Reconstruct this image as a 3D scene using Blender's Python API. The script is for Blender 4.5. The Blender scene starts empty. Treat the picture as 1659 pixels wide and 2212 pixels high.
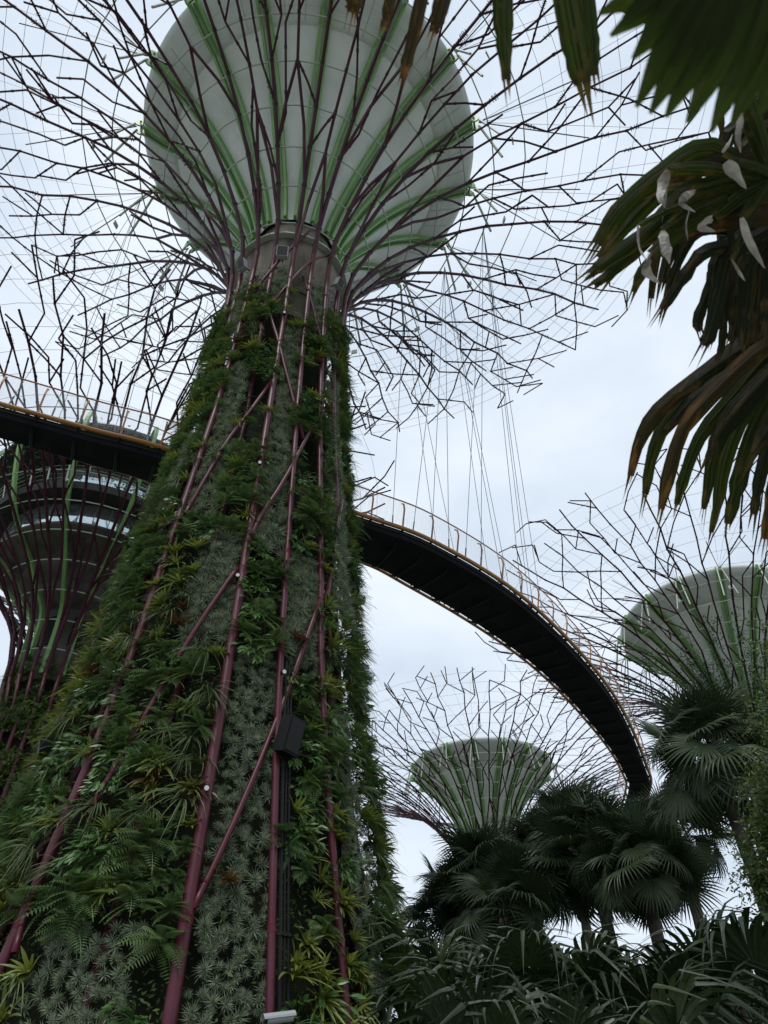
import bpy, math, random
import numpy as np
from mathutils import Vector, Matrix, Quaternion

sc = bpy.context.scene
R_ = math.radians

# ------------------------------------------------------------------ camera
CAM_H = 1.6
PITCH = R_(43.0)
cam = bpy.data.cameras.new('camera')
cam.sensor_fit = 'VERTICAL'
cam.sensor_height = 36.0
cam.sensor_width = 36.0
cam.lens = 36.0 * 1663.0 / 2212.0
cam.clip_start = 0.05
cam.clip_end = 3000
cam.dof.use_dof = True
cam.dof.focus_distance = 22.0
cam.dof.aperture_fstop = 9.0
camo = bpy.data.objects.new('camera', cam)
sc.collection.objects.link(camo)
camo.location = (0, 0, CAM_H)
camo.rotation_euler = (math.pi / 2 + PITCH, 0, 0)
sc.camera = camo

# ------------------------------------------------------------------ sky and sun
SUN_EL, SUN_ROT = R_(62), R_(200)
world = bpy.data.worlds.new('World')
sc.world = world
world.use_nodes = True
nt = world.node_tree
nt.nodes.clear()
N = nt.nodes.new
wout = N('ShaderNodeOutputWorld')
bg = N('ShaderNodeBackground')
sky = N('ShaderNodeTexSky')
sky.sky_type = 'NISHITA'
sky.sun_disc = False
sky.sun_elevation = SUN_EL
sky.sun_rotation = SUN_ROT
sky.air_density = 1.0
tc = N('ShaderNodeTexCoord')
mp = N('ShaderNodeMapping')
mp.inputs['Scale'].default_value = (1.0, 1.0, 2.2)
nz = N('ShaderNodeTexNoise')
nz.inputs['Scale'].default_value = 2.1
nz.inputs['Detail'].default_value = 7
nz.inputs['Roughness'].default_value = 0.52
cr = N('ShaderNodeValToRGB')
cr.color_ramp.elements[0].position = 0.34
cr.color_ramp.elements[0].color = (4.95, 5.8, 6.85, 1)
cr.color_ramp.elements[1].position = 0.68
cr.color_ramp.elements[1].color = (7.6, 8.2, 8.8, 1)
mx = N('ShaderNodeMix')
mx.data_type = 'RGBA'
mx.inputs[0].default_value = 0.9
L = nt.links.new
L(tc.outputs['Generated'], mp.inputs['Vector'])
L(mp.outputs['Vector'], nz.inputs['Vector'])
L(nz.outputs['Fac'], cr.inputs['Fac'])
L(sky.outputs['Color'], mx.inputs[6])
L(cr.outputs['Color'], mx.inputs[7])
L(mx.outputs[2], bg.inputs['Color'])
bg.inputs['Strength'].default_value = 0.1
L(bg.outputs['Background'], wout.inputs['Surface'])

sun = bpy.data.lights.new('sun', 'SUN')
sun.energy = 1.4
sun.angle = R_(25)
sun.color = (1.0, 0.97, 0.92)
suno = bpy.data.objects.new('sun', sun)
sc.collection.objects.link(suno)
sd = Vector((math.sin(SUN_ROT) * math.cos(SUN_EL), math.cos(SUN_ROT) * math.cos(SUN_EL), math.sin(SUN_EL)))
suno.rotation_euler = sd.to_track_quat('Z', 'Y').to_euler()
suno.location = (0, -10, 60)

sc.view_settings.view_transform = 'Standard'
sc.view_settings.look = 'None'
sc.view_settings.exposure = 0.42
sc.view_settings.gamma = 1.0
sc.cycles.use_denoising = True
sc.cycles.max_bounces = 6
sc.cycles.transparent_max_bounces = 12

# ------------------------------------------------------------------ geometry of the view, used to read real positions off the photo
FPX = 1663.0
SP, CP = math.sin(PITCH), math.cos(PITCH)


def ray(x, y):
    u = (1106 - y) / FPX
    return np.array([(x - 829.5) / FPX, CP - u * SP, SP + u * CP])


def at(x, y, t):
    return ray(x, y) * t + np.array([0, 0, CAM_H])


def atz(x, y, z):
    r = ray(x, y)
    return r * ((z - CAM_H) / r[2]) + np.array([0, 0, CAM_H])


def pj(p):
    x, y, z = p[0], p[1], p[2] - CAM_H
    d = y * CP + z * SP
    if d < 0.1:
        return (-9999, -9999)
    return (829.5 + FPX * x / d, 1106 - FPX * (-y * SP + z * CP) / d)


# ------------------------------------------------------------------ materials
def mat(name, color, rough=0.5, var=None, varscale=3.0, metallic=0.0, coat=0.0, bump=0.0, bumpscale=20.0,
        translucent=0.0, rnd=None, island=None, spec=0.5, stretch=None):
    """Principled material; var = second colour mixed by noise; rnd = colour mixed per object; island = colour mixed per loose piece."""
    m = bpy.data.materials.new(name)
    m.use_nodes = True
    t = m.node_tree
    b = t.nodes['Principled BSDF']
    out = t.nodes['Material Output']
    b.inputs['Roughness'].default_value = rough
    b.inputs['Metallic'].default_value = metallic
    b.inputs['Specular IOR Level'].default_value = spec
    if coat:
        b.inputs['Coat Weight'].default_value = coat
        b.inputs['Coat Roughness'].default_value = 0.12
    c = t.nodes.new('ShaderNodeRGB')
    c.outputs[0].default_value = (*color, 1)
    col = c.outputs[0]

    def mixin(col, fac, color2):
        k = t.nodes.new('ShaderNodeMix')
        k.data_type = 'RGBA'
        t.links.new(fac, k.inputs[0])
        t.links.new(col, k.inputs[6])
        k.inputs[7].default_value = (*color2, 1)
        return k.outputs[2]
    tcn = t.nodes.new('ShaderNodeTexCoord')
    vec = tcn.outputs['Object']
    if stretch:
        mpn = t.nodes.new('ShaderNodeMapping')
        mpn.inputs['Scale'].default_value = stretch
        t.links.new(vec, mpn.inputs['Vector'])
        vec = mpn.outputs['Vector']
    if var is not None:
        n = t.nodes.new('ShaderNodeTexNoise')
        n.inputs['Scale'].default_value = varscale
        n.inputs['Detail'].default_value = 5
        t.links.new(vec, n.inputs['Vector'])
        r = t.nodes.new('ShaderNodeValToRGB')
        r.color_ramp.elements[0].position = 0.38
        r.color_ramp.elements[1].position = 0.66
        t.links.new(n.outputs['Fac'], r.inputs['Fac'])
        col = mixin(col, r.outputs['Color'], var)
    if rnd is not None:
        oi = t.nodes.new('ShaderNodeObjectInfo')
        col = mixin(col, oi.outputs['Random'], rnd)
    if island is not None:
        g = t.nodes.new('ShaderNodeNewGeometry')
        pw = t.nodes.new('ShaderNodeMath')
        pw.operation = 'POWER'
        t.links.new(g.outputs['Random Per Island'], pw.inputs[0])
        pw.inputs[1].default_value = 1.6
        col = mixin(col, pw.outputs[0], island)
    t.links.new(col, b.inputs['Base Color'])
    if bump:
        n2 = t.nodes.new('ShaderNodeTexNoise')
        n2.inputs['Scale'].default_value = bumpscale
        n2.inputs['Detail'].default_value = 6
        t.links.new(vec, n2.inputs['Vector'])
        bp = t.nodes.new('ShaderNodeBump')
        bp.inputs['Strength'].default_value = bump
        bp.inputs['Distance'].default_value = 0.03
        t.links.new(n2.outputs['Fac'], bp.inputs['Height'])
        t.links.new(bp.outputs['Normal'], b.inputs['Normal'])
    if translucent:
        tr = t.nodes.new('ShaderNodeBsdfTranslucent')
        t.links.new(col, tr.inputs['Color'])
        ms = t.nodes.new('ShaderNodeMixShader')
        ms.inputs[0].default_value = translucent
        t.links.new(b.outputs[0], ms.inputs[1])
        t.links.new(tr.outputs[0], ms.inputs[2])
        t.links.new(ms.outputs[0], out.inputs['Surface'])
    return m


MT = {}
MT['plum'] = mat('plum_steel', (0.060, 0.0070, 0.0150), 0.36, var=(0.076, 0.016, 0.027), varscale=1.8, spec=0.26)
MT['branch'] = mat('backlit_plum_rod', (0.040, 0.0075, 0.015), 0.5, var=(0.055, 0.013, 0.024), varscale=2.0, spec=0.15)  # same plum paint as the pipes, backlit darkening put into the colour
MT['clamp'] = mat('black_clamp', (0.012, 0.012, 0.013), 0.6, spec=0.25)
MT['ring'] = mat('pale_ring_tube', (0.36, 0.40, 0.34), 0.45)
MT['wire'] = mat('grey_wire', (0.16, 0.17, 0.19), 0.5)
MT['white'] = mat('white_painted_shell', (0.66, 0.69, 0.65), 0.5, var=(0.54, 0.57, 0.53), varscale=0.9, bump=0.06, bumpscale=3, stretch=(1, 1, .22))
MT['panel'] = mat('white_rim_panels', (0.58, 0.61, 0.59), 0.5, var=(0.51, 0.54, 0.52), varscale=0.8)
MT['seam'] = mat('panel_seam', (0.22, 0.22, 0.22), 0.6)
MT['green'] = mat('leaf_green_paint', (0.19, 0.37, 0.11), 0.45, var=(0.15, 0.30, 0.09), varscale=1.0)
MT['concrete'] = mat('stained_concrete', (0.25, 0.225, 0.18), 0.9, var=(0.085, 0.075, 0.058), varscale=1.6, bump=0.25, bumpscale=9, stretch=(1, 1, 0.22))
MT['shadedconcrete'] = mat('shaded_concrete', (0.105, 0.10, 0.09), 0.9, var=(0.05, 0.047, 0.04), varscale=1.4, bump=0.25, bumpscale=7, stretch=(1, 1, .3))  # bowl concrete with the shade on its underside put into the colour
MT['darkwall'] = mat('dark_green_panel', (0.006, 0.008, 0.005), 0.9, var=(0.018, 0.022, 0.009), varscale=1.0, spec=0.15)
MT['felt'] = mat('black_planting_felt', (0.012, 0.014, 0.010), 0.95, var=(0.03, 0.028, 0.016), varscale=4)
MT['amber'] = mat('ochre_tube_paint', (0.33, 0.135, 0.02), 0.42, var=(0.25, 0.10, 0.018), varscale=1.2, coat=0.15)
MT['rust'] = mat('orange_brown_post', (0.36, 0.13, 0.04), 0.5)
MT['deck'] = mat('black_deck', (0.005, 0.005, 0.007), 0.85, var=(0.011, 0.011, 0.014), varscale=1.3, spec=0.12)
MT['deckgrey'] = mat('grey_deck_edge', (0.2, 0.2, 0.21), 0.55)
MT['black'] = mat('black_casing', (0.006, 0.006, 0.007), 0.6, spec=0.2)
MT['grey'] = mat('grey_casing', (0.30, 0.32, 0.33), 0.45)
MT['lens'] = mat('lamp_lens', (0.75, 0.78, 0.78), 0.15)
MT['slab'] = mat('dark_slab', (0.022, 0.025, 0.024), 0.7, spec=0.2)
MT['beam'] = mat('black_beam', (0.011, 0.011, 0.013), 0.75, spec=0.15)


def glass_mat():
    m = bpy.data.materials.new('tinted_glass')
    m.use_nodes = True
    b = m.node_tree.nodes['Principled BSDF']
    b.inputs['Base Color'].default_value = (0.62, 0.72, 0.74, 1)
    b.inputs['Roughness'].default_value = 0.05
    b.inputs['Metallic'].default_value = 0.85
    b.inputs['Alpha'].default_value = 0.88
    return m


MT['glass'] = glass_mat()


def mesh_mat():
    m = bpy.data.materials.new('fine_wire_mesh')
    m.use_nodes = True
    t = m.node_tree
    b = t.nodes['Principled BSDF']
    b.inputs['Base Color'].default_value = (0.5, 0.52, 0.53, 1)
    b.inputs['Metallic'].default_value = 0.4
    tcn = t.nodes.new('ShaderNodeTexCoord')
    ck = t.nodes.new('ShaderNodeTexVoronoi')
    ck.inputs['Scale'].default_value = 9.0
    ck.inputs['Randomness'].default_value = 0.15
    t.links.new(tcn.outputs['Object'], ck.inputs['Vector'])
    mr = t.nodes.new('ShaderNodeMapRange')
    mr.inputs['From Min'].default_value = 0.0
    mr.inputs['From Max'].default_value = 0.6
    mr.inputs['To Min'].default_value = 0.03
    mr.inputs['To Max'].default_value = 0.19
    t.links.new(ck.outputs['Distance'], mr.inputs['Value'])
    t.links.new(mr.outputs['Result'], b.inputs['Alpha'])
    return m


MT['mesh'] = mesh_mat()
# foliage
MT['fern'] = mat('fern_green', (0.040, 0.092, 0.028), 0.5, rnd=(0.115, 0.195, 0.055), island=(0.085, 0.14, 0.036), translucent=0.28, spec=0.3)
MT['brom'] = mat('bromeliad_green', (0.0910, 0.1430, 0.0260), 0.38, rnd=(0.2210, 0.2600, 0.0455), island=(0.1560, 0.1820, 0.0364), translucent=0.3, spec=0.4)
MT['bromred'] = mat('bromeliad_red', (0.09, 0.03, 0.018), 0.4, rnd=(0.10, 0.07, 0.02), translucent=0.25, spec=0.35)
MT['leafy'] = mat('broad_leaf_green', (0.0455, 0.1170, 0.0312), 0.32, rnd=(0.0975, 0.1950, 0.0455), island=(0.0780, 0.1560, 0.0390), translucent=0.25)
MT['grass'] = mat('strap_leaf_green', (0.0735, 0.1155, 0.0473), 0.42, spec=0.2, rnd=(0.1260, 0.1680, 0.0630), island=(0.0840, 0.1155, 0.0525), translucent=0.2)
MT['silver'] = mat('silver_green_spikes', (0.1250, 0.1600, 0.0950), 0.55, rnd=(0.1800, 0.2200, 0.1350), island=(0.3100, 0.3700, 0.2600), translucent=0.2, spec=0.3)
MT['fern_mass'] = mat('fern_green_mixed', (0.042, 0.092, 0.027), 0.5, var=(0.12, 0.155, 0.038), varscale=1.1, island=(0.10, 0.16, 0.04), translucent=0.28, spec=0.28)
MT['brom_mass'] = mat('bromeliad_green_mixed', (0.1040, 0.1495, 0.0234), 0.4, var=(0.3120, 0.2600, 0.0390), varscale=.9, island=(0.2210, 0.2340, 0.0390), translucent=0.3, spec=0.35)
MT['leafy_mass'] = mat('broad_leaf_green_mixed', (0.0473, 0.1148, 0.0270), 0.38, var=(0.1215, 0.1620, 0.0338), varscale=1.1, island=(0.0945, 0.1755, 0.0405), translucent=0.28, spec=0.3)
MT['palm_yellow'] = mat('yellowing_palm_leaf', (0.075, 0.08, 0.028), 0.5, rnd=(0.11, 0.09, 0.035), translucent=0.2, spec=0.2)
MT['cover'] = mat('ground_cover_green', (0.0351, 0.0648, 0.0175), 0.6, island=(0.1148, 0.1418, 0.0378), translucent=0.25, spec=0.2)
MT['palm'] = mat('palm_leaf_green', (0.0197, 0.0394, 0.0156), 0.42, rnd=(0.0541, 0.0754, 0.0344), translucent=0.22, spec=0.3)
MT['strap'] = mat('glossy_palm_green', (0.0115, 0.0245, 0.0079), 0.35, rnd=(0.0360, 0.0540, 0.0187), translucent=0.14, spec=0.35)


def blade_mat(name, c1, c2, c3, transl):
    """near palm blade: fibres along the blade, blotches, dry ends; uses the blade attribute (across, along, id)"""
    m = bpy.data.materials.new(name)
    m.use_nodes = True
    t = m.node_tree
    b = t.nodes['Principled BSDF']
    b.inputs['Roughness'].default_value = 0.55
    b.inputs['Specular IOR Level'].default_value = 0.14
    at_ = t.nodes.new('ShaderNodeAttribute')
    at_.attribute_name = 'blade'

    def noise(scale, detail):
        mpn = t.nodes.new('ShaderNodeMapping')
        mpn.inputs['Scale'].default_value = scale
        t.links.new(at_.outputs['Vector'], mpn.inputs['Vector'])
        n = t.nodes.new('ShaderNodeTexNoise')
        n.inputs['Scale'].default_value = 1.0
        n.inputs['Detail'].default_value = detail
        t.links.new(mpn.outputs['Vector'], n.inputs['Vector'])
        return n.outputs['Fac']

    def ramp(fac, a, c):
        r = t.nodes.new('ShaderNodeMapRange')
        r.inputs['From Min'].default_value = a
        r.inputs['From Max'].default_value = c
        t.links.new(fac, r.inputs['Value'])
        return r.outputs['Result']

    def mixc(fac, a, c):
        k = t.nodes.new('ShaderNodeMix')
        k.data_type = 'RGBA'
        t.links.new(fac, k.inputs[0])
        if isinstance(a, tuple):
            k.inputs[6].default_value = (*a, 1)
        else:
            t.links.new(a, k.inputs[6])
        k.inputs[7].default_value = (*c, 1)
        return k.outputs[2]
    fib = noise((6, .5, 1), 3)
    col = mixc(ramp(fib, .4, .65), c1, c2)
    blot = noise((1.4, 6, 1), 4)
    col = mixc(ramp(blot, .56, .68), col, c3)
    sp_ = t.nodes.new('ShaderNodeSeparateXYZ')
    t.links.new(at_.outputs['Vector'], sp_.inputs[0])
    add = t.nodes.new('ShaderNodeMath')
    add.operation = 'ADD'
    t.links.new(sp_.outputs[1], add.inputs[0])
    t.links.new(blot, add.inputs[1])
    col = mixc(ramp(add.outputs[0], 1.34, 1.6), col, tuple(x * 1.5 for x in c3))
    t.links.new(col, b.inputs['Base Color'])
    bp = t.nodes.new('ShaderNodeBump')
    bp.inputs['Strength'].default_value = .5
    bp.inputs['Distance'].default_value = .004
    t.links.new(noise((9, .3, 1), 2), bp.inputs['Height'])
    t.links.new(bp.outputs['Normal'], b.inputs['Normal'])
    tr = t.nodes.new('ShaderNodeBsdfTranslucent')
    t.links.new(col, tr.inputs['Color'])
    ms = t.nodes.new('ShaderNodeMixShader')
    ms.inputs[0].default_value = transl
    t.links.new(b.outputs[0], ms.inputs[1])
    t.links.new(tr.outputs[0], ms.inputs[2])
    t.links.new(ms.outputs[0], t.nodes['Material Output'].inputs['Surface'])
    return m


MT['olive'] = blade_mat('olive_palm_leaf', (0.010, 0.018, 0.003), (0.040, 0.060, 0.006), (0.060, 0.044, 0.009), .42)
MT['topleaf'] = blade_mat('green_palm_leaf', (0.020, 0.034, 0.004), (0.034, 0.050, 0.005), (0.030, 0.044, 0.005), .5)
MT['brown'] = blade_mat('dead_palm_leaf', (0.018, 0.016, 0.004), (0.055, 0.034, 0.008), (0.12, 0.058, 0.014), .3)
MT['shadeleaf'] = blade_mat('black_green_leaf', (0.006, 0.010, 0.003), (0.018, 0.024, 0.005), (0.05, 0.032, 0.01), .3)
MT['pale'] = mat('bleached_leaf_tip', (0.40, 0.385, 0.35), 0.8, var=(0.16, 0.145, 0.12), varscale=22, bump=0.4, bumpscale=60, spec=0.1)
MT['shrub'] = mat('small_leaf_green', (0.025, 0.055, 0.012), 0.45, island=(0.11, 0.16, 0.025), translucent=0.35)
MT['bark'] = mat('grey_palm_bark', (0.085, 0.075, 0.062), 0.9, var=(0.045, 0.04, 0.033), varscale=6, bump=0.5, bumpscale=14)
MT['vine'] = mat('creeper_leaf', (0.025, 0.06, 0.015), 0.5, island=(0.05, 0.09, 0.02), translucent=0.25)
MT['ground'] = mat('planted_ground', (0.10, 0.125, 0.075), 0.9, var=(0.16, 0.165, 0.14), varscale=0.7, bump=0.4)
MT['paving'] = mat('grey_paving', (0.36, 0.345, 0.31), 0.85, var=(0.29, 0.275, 0.25), varscale=2.5, bump=0.15)


# ------------------------------------------------------------------ mesh helpers
class M:
    def __init__(s):
        s.v, s.f, s.m, s.n = [], [], [], 0
        s.uv = {}

    def add(s, verts, faces, mi=0):
        k = s.n
        s.v.extend([tuple(map(float, p)) for p in verts])
        s.n += len(verts)
        s.f.extend([tuple(i + k for i in q) for q in faces])
        s.m.extend([mi] * len(faces))

    def tube(s, pts, rad, n=6, mi=0, cap=True):
        pts = [np.asarray(p, float) for p in pts]
        if np.isscalar(rad):
            rad = [rad] * len(pts)
        V = []
        ref = None
        for i, p in enumerate(pts):
            a = pts[max(i - 1, 0)]
            b = pts[min(i + 1, len(pts) - 1)]
            d = b - a
            d = d / (np.linalg.norm(d) + 1e-9)
            if ref is None:
                ref = np.array([0, 0, 1.0]) if abs(d[2]) < 0.9 else np.array([1.0, 0, 0])
            u = np.cross(d, ref)
            u /= np.linalg.norm(u) + 1e-9
            w = np.cross(u, d)
            ref = w
            for k in range(n):
                an = 2 * math.pi * k / n
                V.append(p + rad[i] * (math.cos(an) * u + math.sin(an) * w))
        F = []
        for i in range(len(pts) - 1):
            for k in range(n):
                k2 = (k + 1) % n
                F.append((i * n + k, i * n + k2, (i + 1) * n + k2, (i + 1) * n + k))
        if cap:
            F.append(tuple(range(n)))
            F.append(tuple(range((len(pts) - 1) * n, len(pts) * n)))
        s.add(V, F, mi)

    def seg(s, a, b, r, n=6, mi=0):
        s.tube([a, b], r, n, mi)

    def lathe(s, prof, n=64, c=(0, 0, 0), mi=0, a0=0.0, a1=2 * math.pi, closed=True):
        V = []
        for r, z in prof:
            for k in range(n):
                a = a0 + (a1 - a0) * k / (n if closed else n - 1)
                V.append((c[0] + r * math.cos(a), c[1] + r * math.sin(a), c[2] + z))
        F = []
        for i in range(len(prof) - 1):
            for k in range(n if closed else n - 1):
                k2 = (k + 1) % n
                F.append((i * n + k, i * n + k2, (i + 1) * n + k2, (i + 1) * n + k))
        s.add(V, F, mi)

    def box(s, c, size, ax=None, mi=0):
        """box with centre c, full size and optional axes (3 unit vectors)"""
        c = np.asarray(c, float)
        X, Y, Z = [np.asarray(a, float) for a in (ax if ax is not None else np.eye(3))]
        hx, hy, hz = [q / 2 for q in size]
        V = []
        for sx in (-1, 1):
            for sy in (-1, 1):
                for sz in (-1, 1):
                    V.append(c + X * hx * sx + Y * hy * sy + Z * hz * sz)
        F = [(0, 1, 3, 2), (4, 6, 7, 5), (0, 4, 5, 1), (2, 3, 7, 6), (0, 2, 6, 4), (1, 5, 7, 3)]
        s.add(V, F, mi)

    def beam(s, pts, w, h, out, mi=0):
        """rectangular beam along pts; out = list of outward directions"""
        V = []
        for i, p in enumerate(pts):
            p = np.asarray(p, float)
            d = np.asarray(pts[min(i + 1, len(pts) - 1)]) - np.asarray(pts[max(i - 1, 0)])
            d /= np.linalg.norm(d) + 1e-9
            o = np.asarray(out[i], float)
            o = o - d * (o @ d)
            o /= np.linalg.norm(o) + 1e-9
            t = np.cross(d, o)
            for sx, sy in ((-1, 0), (1, 0), (1, 1), (-1, 1)):
                V.append(p + t * w / 2 * sx + o * h * sy)
        F = []
        for i in range(len(pts) - 1):
            for k in range(4):
                k2 = (k + 1) % 4
                F.append((i * 4 + k, i * 4 + k2, i * 4 + 4 + k2, i * 4 + 4 + k))
        F += [(0, 1, 2, 3), tuple(range(len(pts) * 4 - 4, len(pts) * 4))]
        s.add(V, F, mi)

    def ribbon(s, pts, wid, nor, fold=0.0, mi=0, tipcut=None):
        """leaf strip along pts: three verts a station, centre pushed along the normal by fold*width"""
        V = []
        k = len(pts)
        for i, p in enumerate(pts):
            p = np.asarray(p, float)
            d = np.asarray(pts[min(i + 1, k - 1)]) - np.asarray(pts[max(i - 1, 0)])
            d /= np.linalg.norm(d) + 1e-9
            n0 = np.asarray(nor[i] if isinstance(nor, list) else nor, float)
            t = np.cross(d, n0)
            t /= np.linalg.norm(t) + 1e-9
            nn = np.cross(t, d)
            w = wid[i] / 2
            V += [p - t * w, p + nn * fold * wid[i], p + t * w]
        F = []
        for i in range(k - 1):
            a = i * 3
            F += [(a, a + 1, a + 4, a + 3), (a + 1, a + 2, a + 5, a + 4)]
        s.add(V, F, mi)

    def build(s, name, mats, parent=None, origin=(0, 0, 0), smooth=False):
        me = bpy.data.meshes.new(name)
        o = np.asarray(origin, float)
        v = (np.array(s.v) - o) if s.v else np.zeros((0, 3))
        me.from_pydata(v.tolist(), [], s.f)
        if not isinstance(mats, (list, tuple)):
            mats = [mats]
        for q in mats:
            me.materials.append(q)
        if len(mats) > 1:
            me.polygons.foreach_set('material_index', s.m)
        if smooth:
            me.polygons.foreach_set('use_smooth', [True] * len(me.polygons))
        if s.uv:
            at_ = me.attributes.new('blade', 'FLOAT_VECTOR', 'POINT')
            arr = np.zeros((s.n, 3))
            for k_, q_ in s.uv.items():
                arr[k_] = q_
            at_.data.foreach_set('vector', arr.ravel())
        me.update()
        ob = bpy.data.objects.new(name, me)
        sc.collection.objects.link(ob)
        if parent is not None:
            ob.parent = parent
        else:
            ob.location = tuple(o)
        return ob


def tag(o, label=None, cat=None, group=None, kind=None):
    if label:
        o['label'] = label
    if cat:
        o['category'] = cat
    if group:
        o['group'] = group
    if kind:
        o['kind'] = kind
    return o


def empty(name, loc, label, cat, group=None):
    o = bpy.data.objects.new(name, None)
    sc.collection.objects.link(o)
    o.location = tuple(map(float, loc))
    return tag(o, label, cat, group)


def spline(pts, n):
    """Catmull-Rom through pts, n samples"""
    P = np.asarray(pts, float)
    P = np.vstack([2 * P[0] - P[1], P, 2 * P[-1] - P[-2]])
    out = []
    m = len(P) - 3
    for q in np.linspace(0, m - 1e-6, n):
        i = int(q)
        t = q - i
        p0, p1, p2, p3 = P[i:i + 4]
        out.append(0.5 * (2 * p1 + (p2 - p0) * t + (2 * p0 - 5 * p1 + 4 * p2 - p3) * t * t + (3 * p1 - p0 - 3 * p2 + p3) * t ** 3))
    return np.array(out)


# ------------------------------------------------------------------ ground
g = M()
g.lathe([(0.0, 0), (30, 0), (200, 0), (1500, 0)], 64)
tag(g.build('ground', MT['ground']), kind='structure')
g = M()
g.ribbon([(-40, -5, 0.004), (-12, 2, 0.004), (0, 1, 0.004), (10, 2, 0.004), (45, 4, 0.004)], [9, 13, 14, 13, 9], (0, 0, 1))
tag(g.build('path', MT['paving']), kind='structure')

# ------------------------------------------------------------------ supertree pieces
AX = np.array([15.5 * math.sin(-.2255), 15.5 * math.cos(-.2255), 0])     # main tree
RP = np.array([(0, 4.6), (3, 4.15), (4.2, 3.9), (5.5, 3.65), (7.2, 3.35), (9.2, 3.05), (11.5, 2.85), (14.3, 2.62), (16, 2.45), (18, 2.3),
               (20, 2.2), (22.2, 2.12), (25, 2.08), (26, 2.1)])


def Rz(z):
    return float(np.interp(z, RP[:, 0], RP[:, 1]))


CAN = [(2.10, 26.0), (2.2, 27.0), (2.6, 28.2), (3.15, 29.4), (3.75, 30.5), (4.5, 31.6), (5.4, 32.7), (6.8, 34.0), (8.4, 35.2), (10.2, 36.2),
       (13, 37.5), (16, 38.8), (19.2, 40.1)]
CAN_OBS = [(2.45, 23.0), (2.6, 25.0), (3.1, 26.6), (4.3, 28.5), (5.8, 30.0), (7.5, 31.6), (9.2, 33.1), (11.2, 34.7), (14, 36.4), (16.5, 37.6),
           (18.6, 38.5)]


class Surf:
    def __init__(s, prof, c):
        P = spline(prof, 200)
        s.P = P
        d = np.concatenate([[0], np.cumsum(np.hypot(*np.diff(P, axis=0).T))])
        s.len = d[-1]
        s.s = d / d[-1]
        s.c = np.asarray(c, float)

    def rz(s, q):
        q = min(max(q, 0), 1.04)
        if q > 1:
            a, b = s.P[-2], s.P[-1]
            e = (b - a) / np.hypot(*(b - a))
            return b + e * (q - 1) * s.len
        return np.array([np.interp(q, s.s, s.P[:, 0]), np.interp(q, s.s, s.P[:, 1])])

    def pt(s, az, q, off=0.0):
        r, z = s.rz(q)
        a = R_(az)
        return s.c + np.array([(r + off) * math.cos(a), (r + off) * math.sin(a), z])


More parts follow.
